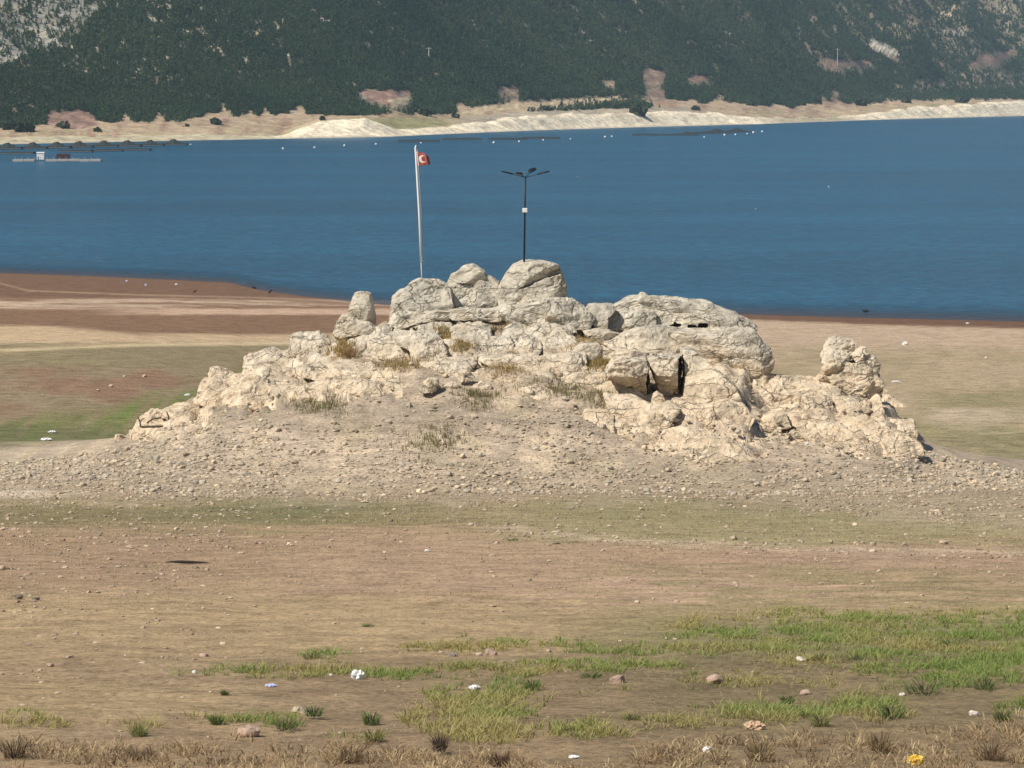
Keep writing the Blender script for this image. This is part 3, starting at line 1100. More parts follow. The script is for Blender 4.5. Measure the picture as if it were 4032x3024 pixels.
def rock_mesh(outline, Y, T=None, k=None, lean=0.25, rough=1.0, seed=0, facets=14, strata=0.5, undercut=0.0, grow=1.06, hollows=()):
    """closed rock from its outline (picture points at depth Y), with its own thickness, chipped planes and bedding"""
    P = at(np.array([p[0] for p in outline]), np.array([p[1] for p in outline]), Y)
    x, z = P[:, 0], P[:, 2]
    x2, z2 = np.roll(x, -1), np.roll(z, -1)
    cr = x * z2 - x2 * z
    A = cr.sum() / 2
    cx, cz = ((x + x2) * cr).sum() / (6 * A), ((z + z2) * cr).sum() / (6 * A)
    L = math.sqrt(abs(A))
    if T is None:
        T = 0.6 * L
    k = min(9.0, 4.5 + 1.2 * L) if k is None else k * 1.9
    na = 360
    th = (np.arange(na) + 0.5) / na * 2 * math.pi - math.pi
    ex, ez = np.cos(th), np.sin(th)
    R = np.zeros(na)
    for i in range(len(x)):
        ax, az, bx, bz = x[i] - cx, z[i] - cz, x2[i] - cx, z2[i] - cz
        den = ex * (bz - az) - ez * (bx - ax)
        with np.errstate(divide='ignore', invalid='ignore'):
            t = (ax * (bz - az) - az * (bx - ax)) / den
            w = (ax * ez - az * ex) / den
        ok = (np.abs(den) > 1e-9) & (t > 0) & (w >= -1e-6) & (w <= 1 + 1e-6)
        R = np.where(ok, np.maximum(R, t), R)
    R[R <= 0] = 0.3 * L
    R = (np.roll(R, 1) + 2 * R + np.roll(R, -1)) / 4 * grow
    size_px = L / Y * F
    n = int(np.clip(size_px * 0.85, 10, 52))
    D, Q = cube_sphere(n)
    rho = np.hypot(D[:, 0], D[:, 2])
    nm = (rho ** k + np.abs(D[:, 1]) ** k) ** (1 / k)
    ang = np.arctan2(D[:, 2], D[:, 0])
    Ri = np.interp(ang, th, R, period=2 * math.pi)
    V = np.stack([cx + Ri * np.cos(ang) * rho / nm, T * D[:, 1] / nm, cz + Ri * np.sin(ang) * rho / nm], -1)
    r = np.random.default_rng(1000 + seed)
    # chipped planes on front and back
    for i in range(facets):
        nv = r.normal(size=3) * np.array([0.42, 0.2, 0.42])
        nv[1] = -1.0 if i % 4 else 1.0
        nv /= np.linalg.norm(nv)
        q = V - np.array([cx, 0, cz])
        dd = q @ nv
        lim = dd.max() * r.uniform(0.72, 0.93)
        over = np.maximum(dd - lim, 0)
        V = V - 0.9 * over[:, None] * nv
    V[:, 1] += Y + lean * (V[:, 2] - cz)
    if undercut:
        low = np.clip((cz - V[:, 2]) / L, 0, 1)
        V[:, 1] += undercut * L * low * (V[:, 1] < Y + 0.3 * T)
    Nn = vnormals(V, Q)
    off = r.uniform(-50, 50, 3)
    S = V + off
    lo = fbm(S * (1.3 / L), 3)
    wv = S + 0.25 * L * np.stack([perlin(S * (2 / L)), perlin(S * (2 / L) + 7), perlin(S * (2 / L) + 13)], -1)
    f1, f2, _ = worley(wv * np.array([1.0, 1.0, 1.4]) * (1.2 / L))
    crack = np.exp(-((f2 - f1) / 0.05) ** 2) * sst(0.0, 0.3, perlin(S * (1.1 / L) + 31))
    wq = S + 0.35 * np.stack([perlin(S * 1.5), perlin(S * 1.5 + 7), perlin(S * 1.5 + 13)], -1)
    g1, g2, gid = worley(wq * np.array([0.9, 0.9, 1.5]))
    chip = (gid - 0.5) * sst(0.0, 0.16, g2 - g1)
    h1, h2, hid = worley(wq * np.array([2.4, 2.4, 3.4]))
    chip2 = (hid - 0.5) * sst(0.0, 0.22, h2 - h1)
    mid = fbm(S * 0.9, 3)
    rid = 1 - np.abs(fbm(S * 1.6, 3))
    bed = (V[:, 2] + 0.25 * V[:, 0] * 0.2 + 0.35 * mid) / 0.75
    fr = bed - np.floor(bed)
    led = sst(0.0, 0.75, fr) - sst(0.82, 1.0, fr)
    d = 0.018 * L * lo - 0.045 * min(L, 3.0) * crack + rough * (0.05 * mid + 0.06 * (rid - 0.8) + 0.17 * chip + 0.09 * chip2 + 0.02 * fbm(S * 4.5, 2)) + strata * 0.12 * (led - 0.5)
    d *= min(1.0, 0.35 + L / 3.0)
    V = V + Nn * d[:, None]
    for hx, hy, rx, ry, dep in hollows:
        qx, qy = proj(V[:, 0], V[:, 1], V[:, 2])
        inside = (((qx - hx) / rx) ** 2 + ((qy - hy) / ry) ** 2 < 1.0) & (V[:, 1] < Y)
        V[inside, 1] += dep
    base = np.array([cx, Y, V[:, 2].min()])
    return V - base, Q, base


_rseed = [0]


def poly_crop(pts, ox, oy, sc=1000 / 2212):
    return [((ox + x * sc) * K4, (oy + y * sc) * K4) for x, y in pts]


def c5(*p):
    return poly_crop(p, 400, 1100)


def c6(*p):
    return poly_crop(p, 1300, 1000)


def c7(*p):
    return poly_crop(p, 2100, 1100)


def c8(*p):
    return poly_crop(p, 2900, 1200)


def rock(name, outline, parent=None, label=None, cat=None, dy=0.0, slope=False, anchor=0.98, Y=None, T=None, mat=None, **kw):
    _rseed[0] += 1
    o = np.array(outline)
    px = o[:, 0].mean()
    y0, y1 = o[:, 1].min(), o[:, 1].max()
    if Y is None:
        P = at(o[:, 0], o[:, 1], 200.0)
        L = math.sqrt(max(0.05, (P[:, 0].max() - P[:, 0].min()) * (P[:, 2].max() - P[:, 2].min()) * 0.7))
        if T is None:
            T = 0.6 * L
        u = float(UX(px / K2))
        if slope:
            # bed lying on the slope: front face follows the ground, standing proud of it
            pc = o[:, 1].mean()
            h0, h1 = hit(px, y0 * 0.15 + y1 * 0.85), hit(px, y0 * 0.8 + y1 * 0.2)
            hc = hit(px, pc)
            if h0 is not None and h1 is not None and hc is not None:
                T = min(T, 1.3)
                sl = (h1[1] - h0[1]) / max(0.2, h1[2] - h0[2])
                kw.setdefault("lean", float(np.clip(sl * 0.62, 0.2, 1.1)))
                kw.setdefault("k", 5.0)
                Y = float(hc[1]) - 0.05 * T + dy
    if Y is None:
        h = hit(px, y0 + anchor * (y1 - y0))
        Y = float(ridge_d(u)) + 0.3 if h is None else min(float(h[1]), float(ridge_d(u)) + 0.3)
        Y += dy + 0.62 * T
    V, Q, base = rock_mesh(outline, Y, T=T, seed=_rseed[0], **kw)
    me = raw_mesh(name, V, quads=Q, mat=mat or M_ROCK, smooth=False)
    if parent is not None:
        return link(name, me, parent, loc=Vector(base) - parent.location)
    return link(name, me, None, loc=base, label=label, cat=cat)


def group_root(name, x2, y2, label, cat):
    h = hit(x2 * K2, y2 * K2)
    return link(name, None, loc=tuple(h), label=label, cat=cat)


# boulders along the crest
BST = rock("boulder", c6((30, 700), (45, 640), (80, 580), (120, 548), (165, 540), (240, 585), (335, 600), (372, 640), (395, 690), (300, 698), (180, 712), (90, 735)), label="low humped grey boulder under the upright stone left of the flagpole", cat="boulder", k=2.4)
rock("standing_stone", c6((222, 352), (262, 344), (300, 345), (345, 358), (365, 430), (378, 510), (386, 600), (340, 606), (240, 592), (185, 580), (155, 545), (178, 470), (200, 395)), label="upright pale block of stone perched at the left end of the crest", cat="boulder", T=1.25, k=4.6, lean=0.05, facets=4, strata=0.05, rough=0.5, grow=1.10, dy=0.3)
rock("stone", c6((400, 640), (440, 612), (520, 612), (545, 650), (530, 690), (470, 695), (405, 680)), label="small pinkish stone just right of the upright stone", cat="stone")
CB = group_root("boulder", 910, 690, "broad rounded boulder that carries the white flagpole", "boulder")
rock("rock_block", c6((556, 600), (565, 470), (570, 375), (620, 332), (680, 300), (705, 268), (770, 242), (860, 248), (930, 245), (975, 270), (1015, 300), (1035, 400), (1045, 490), (900, 520), (740, 530), (640, 560)), CB, dy=0.5, lean=0.3, rough=0.55, grow=1.13, k=4.5, facets=8)
rock("rock_block", c6((525, 610), (560, 520), (700, 490), (900, 500), (1060, 495), (1060, 560), (900, 570), (800, 580), (700, 620), (610, 655)), CB, dy=0.5, T=1.6, strata=0.6, k=4)
DB = group_root("boulder", 1020, 685, "peaked boulder with a vertical crack in the middle of the crest", "boulder")
rock("rock_block", c6((1010, 290), (1040, 240), (1130, 222), (1245, 230), (1222, 320), (1212, 400), (1175, 470), (1100, 500), (1040, 480), (1025, 400)), DB, dy=0.3, rough=0.55, grow=1.13, k=4.5, facets=8)
rock("rock_block", c6((1248, 230), (1330, 208), (1400, 215), (1450, 260), (1462, 300), (1485, 400), (1492, 485), (1340, 500), (1180, 500), (1215, 400), (1228, 320)), DB, dy=0.5, rough=0.55, grow=1.13, k=4.5, facets=8)
rock("rock_cap", c6((1055, 215), (1062, 180), (1120, 155), (1170, 110), (1240, 97), (1290, 125), (1340, 160), (1348, 212), (1250, 245), (1130, 240)), DB, Y=207.5, T=1.6, lean=0.1, rough=0.55, k=4.5, facets=7, grow=1.1)
rock("rock_ledge", c6((1045, 490), (1180, 480), (1340, 485), (1500, 470), (1520, 540), (1400, 570), (1200, 570), (1050, 565)), DB, dy=-0.6, strata=1.0)
EB = group_root("boulder", 1130, 675, "largest grey boulder, split by a slanting crack, below the lamp post", "boulder")
rock("rock_slab", c6((1470, 298), (1500, 240), (1540, 170), (1605, 100), (1680, 70), (1750, 64), (1900, 80), (1970, 100), (1992, 140), (1985, 165), (1900, 185), (1830, 208), (1720, 262), (1615, 312), (1550, 290)), EB, Y=207.2, T=2.0, lean=0.12, k=5, strata=0.1, rough=0.5, facets=7, grow=1.08)
rock("rock_block", c6((1470, 310), (1555, 302), (1620, 322), (1720, 275), (1830, 222), (1990, 172), (2015, 200), (2035, 290), (2048, 400), (1900, 430), (1750, 440), (1640, 480), (1500, 490), (1480, 400)), EB, Y=207.2, T=2.15, lean=0.10, k=5, strata=0.1, rough=0.5, facets=7, grow=1.08)
rock("rock_ledge", c6((1500, 480), (1640, 450), (1900, 400), (2060, 402), (2140, 430), (2220, 480), (2290, 560), (2240, 640), (2000, 640), (1700, 610), (1500, 560)), EB, dy=-0.4, strata=1.0, T=2.2)

# middle ledges
GB = group_root("rock_outcrop", 1050, 770, "long band of broken limestone ledges across the middle of the outcrop", "rock")
for p, kw in [
    (c6((270, 830), (280, 745), (420, 700), (560, 735), (605, 790), (612, 900), (450, 925), (290, 905)), {}),
    (c6((560, 745), (740, 700), (930, 700), (972, 760), (1000, 850), (1015, 935), (860, 945), (740, 910), (680, 810), (600, 790)), {"dy": -0.2}),
    (c6((1060, 780), (1070, 700), (1230, 665), (1395, 655), (1402, 860), (1230, 875), (1100, 845)), {}),
    (c6((1405, 735), (1560, 720), (1600, 800), (1700, 897), (1500, 893), (1405, 862)), {}),
    (c6((1590, 830), (1680, 720), (1760, 708), (1825, 770), (1842, 835), (1800, 885), (1700, 898), (1640, 884)), {"k": 2.2, "dy": -0.3}),
    (c6((1820, 860), (1850, 760), (1980, 682), (2050, 680), (2120, 750), (2205, 862), (2050, 885), (1870, 895)), {}),
    (c6((1260, 882), (1500, 897), (1750, 907), (2000, 887), (2212, 870), (2225, 1000), (2080, 1062), (1900, 1082), (1600, 1045), (1400, 965)), {"strata": 0.2, "T": 1.4}),
    (c6((750, 942), (900, 945), (1060, 930), (1250, 915), (1272, 960), (1222, 1012), (1100, 1066), (1000, 1035), (880, 1002), (780, 972)), {"dy": -0.1, "T": 0.8, "undercut": 0.2}),
    (c6((1700, 640), (1900, 600), (2100, 640), (2150, 700), (2000, 690), (1850, 760), (1720, 720)), {}),
    (c6((1050, 640), (1300, 600), (1400, 640), (1380, 690), (1200, 700), (1060, 700)), {}),
    (c6((700, 640), (900, 600), (1050, 610), (1050, 680), (900, 700), (720, 700)), {}),
    (c6((0, 1000), (120, 975), (300, 985), (410, 1010), (420, 1060), (280, 1080), (60, 1090), (-20, 1060)), {"T": 1.0, "strata": 1.0}),
    (c6((30, 1200), (60, 1140), (200, 1100), (420, 1120), (560, 1180), (540, 1230), (300, 1240), (80, 1260)), {"T": 0.8}),
    (c6((2090, 1080), (2212, 1040), (2400, 1050), (2450, 1130), (2300, 1200), (2120, 1230), (2000, 1180)), {"T": 0.9}),
    (c6((1650, 1180), (1800, 1150), (1950, 1200), (1950, 1260), (1800, 1260), (1680, 1230)), {"T": 0.7}),
]:
    rock("rock_block", p, GB, slope=True, **kw)
rock("stone", c6((1105, 1060), (1150, 1000), (1210, 1020), (1257, 1070), (1240, 1107), (1170, 1118), (1120, 1102)), label="grey angular stone wedged below the slanting ledge in mid-slope", cat="stone", dy=-0.6, k=3)
rock("boulder", c6((785, 1195), (800, 1130), (850, 1080), (900, 1082), (932, 1095), (942, 1130), (920, 1190), (880, 1212), (810, 1208)), label="loose blocky boulder lying alone on the bare slope below the ledges", cat="boulder", dy=-0.5, k=3.4, lean=0.15)
rock("stone", c6((985, 1155), (1060, 1113), (1135, 1140), (1112, 1182), (1010, 1187)), label="low pale stone right of the lone blocky boulder", cat="stone", T=0.5)
rock("stone", c6((1245, 1150), (1330, 1108), (1392, 1140), (1402, 1177), (1330, 1198), (1260, 1183)), label="low pale rounded stone half buried right of mid-slope", cat="stone", T=0.6)

# left shoulder
KB = group_root("rock_outcrop", 560, 850, "stepped pale limestone shoulder at the left end of the outcrop", "rock")
for p, kw in [
    (c5((828, 1065), (850, 980), (868, 905), (905, 878), (1000, 868), (1080, 920), (1105, 1000), (1055, 1065), (950, 1090)), {"dy": -0.3}),
    (c5((940, 850), (938, 790), (1000, 768), (1060, 790), (1150, 828), (1158, 905), (1135, 985), (1060, 1010), (980, 930)), {"dy": 0.4}),
    (c5((1130, 850), (1160, 828), (1240, 825), (1255, 862), (1165, 905), (1135, 915)), {"dy": -0.1, "T": 0.7}),
    (c5((1055, 1010), (1150, 912), (1260, 862), (1330, 852), (1440, 892), (1455, 945), (1500, 972), (1620, 988), (1600, 1045), (1400, 1095), (1200, 1135), (1060, 1090)), {"strata": 0.2}),
    (c5((1240, 830), (1240, 758), (1290, 756), (1390, 768), (1560, 778), (1680, 788), (1735, 850), (1722, 945), (1680, 985), (1540, 965), (1460, 895), (1370, 845), (1300, 855)), {"dy": 0.1}),
    (c5((1248, 745), (1250, 670), (1400, 630), (1490, 612), (1560, 638), (1650, 638), (1762, 680), (1772, 722), (1650, 765), (1400, 780)), {"strata": 1.0}),
    (c5((1640, 600), (1668, 502), (1760, 478), (1880, 478), (1982, 540), (2002, 620), (2032, 705), (1860, 745), (1740, 695)), {"strata": 0.9}),
    (c5((1700, 760), (1860, 740), (2050, 780), (2100, 850), (1950, 880), (1750, 850)), {"strata": 1.0}),
    (c5((1700, 960), (1900, 880), (2150, 900), (2180, 980), (1950, 1020), (1750, 1020)), {"T": 0.9}),
    (c5((510, 1180), (560, 1130), (640, 1098), (740, 1083), (880, 1080), (1000, 1090), (960, 1160), (760, 1230), (620, 1210)), {}),
    (c5((278, 1380), (290, 1290), (330, 1208), (420, 1168), (500, 1162), (545, 1230), (530, 1330), (420, 1370), (330, 1400)), {"dy": 0.2}),
    (c5((540, 1250), (640, 1200), (760, 1220), (820, 1280), (700, 1330), (560, 1330)), {"T": 0.8}),
]:
    rock("rock_block", p, KB, slope=True, **kw)
rock("stone", c5((102, 1385), (125, 1350), (180, 1352), (217, 1375), (182, 1402), (110, 1408)), label="small tan stone at the far left foot of the outcrop", cat="stone", k=3)

# big right mass
MBk = group_root("rock_outcrop", 1500, 800, "massive layered limestone bluff with dark hollows and overhangs, right of centre", "rock")
for nm, p, kw in [
    ("rock_block", c7((460, 262), (490, 225), (680, 218), (722, 262), (650, 330), (635, 435), (560, 445), (490, 345)), {}),
    ("rock_cap", c7((700, 262), (840, 185), (910, 168), (1120, 173), (1250, 180), (1510, 204), (1552, 245), (1660, 265), (1790, 335), (1600, 345), (1150, 300), (900, 285)), {"T": 3.0, "strata": 0.8}),
    ("rock_cap", c7((902, 190), (938, 123), (970, 123), (1000, 145), (1080, 145), (1125, 185), (1000, 200)), {"Y": 205.6, "grow": 1.15}),
    ("rock_block", c7((640, 430), (645, 335), (700, 282), (880, 275), (1045, 280), (1052, 412), (900, 435)), {"dy": 0.2, "k": 3.4, "strata": 0.2}),
    ("rock_block", c7((1045, 410), (1048, 282), (1115, 270), (1225, 285), (1220, 380), (1120, 425)), {"dy": 0.2, "strata": 0.3}),
    ("rock_block", c7((1190, 440), (1205, 330), (1240, 285), (1500, 298), (1780, 328), (1885, 380), (1915, 435), (1750, 458), (1500, 462), (1300, 455)), {"dy": 0.1, "T": 2.6, "strata": 0.2, "k": 5, "hollows": [(*c7((1240, 402))[0], 6.0, 1.9, 1.5), (*c7((1390, 417))[0], 3.6, 1.9, 1.3), (*c7((1484, 404))[0], 4.4, 2.7, 1.6)]}),
    ("rock_ledge", c7((1195, 505), (1200, 445), (1350, 455), (1500, 462), (1700, 448), (1900, 452), (1952, 530), (2032, 602), (2052, 685), (2040, 745), (1980, 835), (1880, 825), (1720, 795), (1600, 745), (1500, 690), (1430, 622), (1300, 612)), {"dy": 2.2, "T": 3.2, "undercut": 0.25}),
    ("rock_ledge", c7((635, 560), (770, 500), (930, 430), (1130, 418), (1222, 450), (1262, 500), (1285, 600), (1282, 662), (1000, 665), (970, 625), (760, 610)), {"dy": -0.4, "T": 1.8}),
    ("rock_ledge", c7((560, 690), (600, 610), (760, 600), (980, 630), (985, 700), (800, 705), (700, 715)), {"dy": -0.3, "T": 1.3}),
    ("rock_overhang", c7((620, 805), (690, 705), (800, 688), (980, 688), (1003, 760), (1012, 900), (1000, 1045), (900, 1015), (880, 945), (730, 905), (650, 840)), {"dy": -0.3, "T": 2.0, "undercut": 1.1, "lean": 0.0, "grow": 1.0, "hollows": [(*c7((1012, 930))[0], 2.6, 18, 2.2)]}),
    ("rock_overhang", c7((990, 680), (1120, 658), (1282, 652), (1302, 760), (1292, 880), (1250, 1045), (1150, 1045), (1085, 965), (1062, 880), (1025, 780)), {"dy": 0.0, "T": 1.9, "undercut": 1.0, "lean": 0.0, "grow": 0.99, "hollows": [(*c7((1026, 930))[0], 3.4, 17, 2.2), (*c7((1284, 850))[0], 2.6, 21, 2.4)]}),
    ("rock_buttress", c7((1285, 612), (1400, 618), (1480, 680), (1560, 770), (1680, 850), (1762, 932), (1802, 1062), (1600, 1075), (1450, 1105), (1300, 1045), (1312, 900), (1318, 760)), {"dy": 0.2, "T": 2.2, "strata": 0.1, "lean": 0.6, "grow": 1.0, "hollows": [(*c7((1296, 850))[0], 2.8, 21, 2.4)]}),
    ("rock_block", c7((560, 960), (640, 900), (740, 905), (880, 950), (990, 1045), (900, 1040), (700, 1010)), {"T": 1.0}),
    ("rock_knob", c7((1030, 1085), (1050, 1000), (1080, 978), (1122, 1010), (1145, 1062), (1122, 1105)), {"dy": -0.8, "T": 0.8}),
    ("rock_block", c7((428, 1202), (470, 1158), (640, 1143), (692, 1190), (692, 1362), (560, 1305), (480, 1252)), {"T": 0.9, "k": 3.2}),
    ("rock_block", c7((698, 1200), (640, 1032), (900, 1048), (1000, 1102), (1200, 1088), (1260, 1130), (1172, 1255), (1100, 1305), (950, 1405), (840, 1405), (705, 1362)), {"T": 1.3}),
    ("rock_block", c7((1160, 1180), (1250, 1058), (1470, 1108), (1525, 1200), (1482, 1255), (1300, 1268), (1182, 1255)), {"T": 1.3}),
    ("rock_block", c7((1470, 1120), (1700, 1076), (1832, 1118), (1905, 1200), (1852, 1305), (1700, 1325), (1560, 1345), (1505, 1255)), {"T": 1.4}),
    ("rock_block", c7((1075, 1455), (1150, 1330), (1300, 1298), (1500, 1328), (1562, 1372), (1400, 1425), (1250, 1525), (1100, 1525)), {"T": 1.0}),
    ("rock_block", c7((1240, 1565), (1300, 1480), (1450, 1400), (1700, 1398), (1805, 1482), (1885, 1562), (1700, 1595), (1400, 1605)), {"T": 1.0}),
    ("rock_block", c7((300, 640), (430, 560), (560, 560), (600, 640), (540, 700), (380, 700)), {"T": 1.0}),
    ("rock_block", c7((440, 450), (560, 440), (660, 450), (760, 480), (640, 560), (500, 540)), {"T": 1.2}),
]:
    rock(nm, p, MBk, slope=(nm == "rock_block" and min(q[1] for q in p) * 1.0 > 372), **{"rough": 0.6, "facets": 8, "grow": 1.09, **kw})

# right end with the stacked pinnacle
QB = group_root("rock_outcrop", 1850, 900, "tan rock spur with a stacked pinnacle at the right end of the outcrop", "rock")
for nm, p, kw in [
    ("rock_block", c8((45, 720), (150, 620), (250, 594), (340, 630), (450, 650), (700, 660), (745, 742), (640, 782), (560, 825), (430, 935), (380, 945), (200, 905), (80, 805)), {"T": 2.2}),
    ("rock_cap", c8((770, 400), (775, 365), (810, 305), (860, 294), (1000, 304), (1032, 345), (1065, 370), (1010, 445), (930, 430), (850, 420)), {"Y": 200.6, "T": 1.1}),
    ("rock_cap", c8((1000, 440), (1030, 350), (1120, 374), (1142, 430), (1212, 460), (1252, 520), (1226, 578), (1150, 552), (1050, 530)), {"Y": 200.2, "T": 1.1}),
    ("rock_block", c8((738, 470), (745, 420), (780, 370), (900, 385), (1010, 445), (960, 525), (850, 570), (752, 595), (758, 520)), {"Y": 200.2, "T": 1.2}),
    ("rock_block", c8((750, 600), (850, 565), (950, 508), (1080, 532), (1212, 575), (1237, 640), (1247, 720), (1242, 795), (1130, 835), (1050, 815), (920, 810), (880, 740), (820, 660)), {"Y": 200.0, "T": 1.6, "undercut": 0.3}),
    ("rock_block", c8((688, 665), (720, 610), (800, 594), (820, 650), (785, 700), (700, 700)), {"Y": 200.3, "T": 0.8}),
    ("rock_block", c8((640, 800), (740, 690), (880, 700), (920, 790), (840, 850), (700, 840)), {"T": 1.3}),
    ("rock_block", c8((580, 880), (600, 800), (720, 772), (832, 832), (842, 900), (822, 975), (700, 985), (610, 965)), {"T": 1.2}),
    ("rock_block", c8((838, 830), (1000, 810), (1150, 850), (1165, 905), (1060, 955), (960, 975), (840, 975)), {"T": 1.2}),
    ("rock_block", c8((1155, 860), (1250, 795), (1272, 920), (1285, 1000), (1250, 1055), (1160, 965)), {"T": 1.0, "dy": 0.5}),
    ("rock_buttress", c8((1258, 800), (1270, 753), (1310, 753), (1400, 830), (1500, 910), (1555, 972), (1542, 1015), (1400, 1020), (1290, 975), (1263, 900)), {"T": 1.8}),
    ("rock_block", c8((1290, 985), (1400, 1012), (1540, 1010), (1562, 1080), (1545, 1155), (1400, 1130), (1300, 1100)), {"T": 1.2, "dy": 0.4}),
    ("rock_block", c8((540, 1065), (700, 1038), (860, 1048), (885, 1150), (875, 1265), (720, 1275), (640, 1205), (560, 1125)), {"T": 1.0}),
    ("rock_block", c8((875, 1070), (970, 1090), (1060, 1192), (1132, 1235), (1050, 1265), (900, 1295), (868, 1200)), {"T": 1.0}),
    ("rock_slab", c8((975, 1090), (1080, 1085), (1125, 1150), (1135, 1225), (1060, 1192)), {"T": 0.7, "dy": -0.5, "undercut": 0.4}),
    ("rock_block", c8((1130, 1205), (1300, 1098), (1500, 1148), (1605, 1220), (1605, 1295), (1450, 1335), (1200, 1295)), {"T": 1.1}),
    ("rock_block", c8((895, 1000), (1150, 975), (1255, 1060), (1305, 1102), (1140, 1188), (1080, 1085), (960, 1070)), {"T": 1.1}),
    ("rock_block", c8((420, 945), (600, 958), (810, 985), (660, 1045), (540, 1065), (440, 1020)), {"T": 1.0}),
    ("rock_block", c8((150, 1010), (300, 950), (430, 960), (470, 1060), (300, 1090), (180, 1070)), {"T": 0.9}),
]:
    rock(nm, p, QB, slope="Y" not in kw, **kw)

# ------------------------------------------------------------------ scree and stones
ICO_V, ICO_F = None, None


def ico():
    t = (1 + 5 ** 0.5) / 2
    v = np.array([(-1, t, 0), (1, t, 0), (-1, -t, 0), (1, -t, 0), (0, -1, t), (0, 1, t), (0, -1, -t), (0, 1, -t), (t, 0, -1), (t, 0, 1), (-t, 0, -1), (-t, 0, 1)], float)
    v /= np.linalg.norm(v, axis=1)[:, None]
    f = np.array([(0, 11, 5), (0, 5, 1), (0, 1, 7), (0, 7, 10), (0, 10, 11), (1, 5, 9), (5, 11, 4), (11, 10, 2), (10, 7, 6), (7, 1, 8), (3, 9, 4), (3, 4, 2), (3, 2, 6), (3, 6, 8), (3, 8, 9), (4, 9, 5), (2, 4, 11), (6, 2, 10), (8, 6, 7), (9, 8, 1)])
    return v, f


ICO_V, ICO_F = ico()


def rubble(name, X, Y, Z, size, base_col, seed, label, cat):
    r = np.random.default_rng(seed)
    n = len(X)
    v = np.repeat(ICO_V[None], n, 0) * r.uniform(0.55, 1.2, (n, 12, 1))
    sc = size[:, None] * np.stack([r.uniform(0.7, 1.3, n), r.uniform(0.7, 1.3, n), r.uniform(0.35, 0.75, n)], -1)
    v = v * sc[:, None, :] * 0.5
    a = r.uniform(0, 6.28, n)
    ca, sa = np.cos(a)[:, None], np.sin(a)[:, None]
    x = v[:, :, 0] * ca - v[:, :, 1] * sa
    y = v[:, :, 0] * sa + v[:, :, 1] * ca
    v = np.stack([x + X[:, None], y + Y[:, None], v[:, :, 2] + (Z + 0.10 * size)[:, None]], -1).reshape(-1, 3)
    f = (ICO_F[None] + (np.arange(n) * 12)[:, None, None]).reshape(-1, 3)
    c = np.repeat(base_col * r.uniform(0.7, 1.25, (n, 1)), 12, 0)
    me = raw_mesh(name, v, tris=f, mat=M_STONE, smooth=False, colors=np.clip(c, 0.02, 0.85))
    return link(name, me, kind="stuff", label=label, cat=cat)


def scree_density(x, y):
    u = x / y
    x2 = (u * F * 0.9955 + 512) / K2
    t = (y - foot_d(u)) / (ridge_d(u) - foot_d(u))
    d = 0.25 + 0.0 * t
    px, py = proj(x, y, ground_z(x, y, False))
    X, Y = px / K2, py / K2
    w = n2(X, Y, 0.012, 4.0, 3, 0.02)
    d = d + 0.85 * blob(X + 40 * w, Y + 20 * w, 420, 985, 260, 75)
    d = d + 0.9 * blob(X, Y, 90, 1005, 190, 32)
    d = d + 0.9 * blob(X, Y + 15 * w, 1050, 1025, 420, 32)
    d = d + 0.7 * blob(X, Y + 10 * w, 1200, 925, 120, 40)
    d = d + 0.9 * blob(X, Y + 10 * w, 2110, 1015, 170, 40)
    d = d + 0.5 * blob(X, Y + 10 * w, 1780, 1040, 250, 22)
    d = d * (0.55 + 0.8 * np.clip(w + 0.4, 0, 1))
    # bare earth gully
    g = np.abs(X - np.interp(Y, [850, 950, 1050], [880, 730, 640]))
    d = d * (0.25 + 0.75 * sst(25, 60, g))
    return np.clip(d, 0, 1) * sst(-0.30, 0.02, t + 0.16 * w) * (t < 0.85)


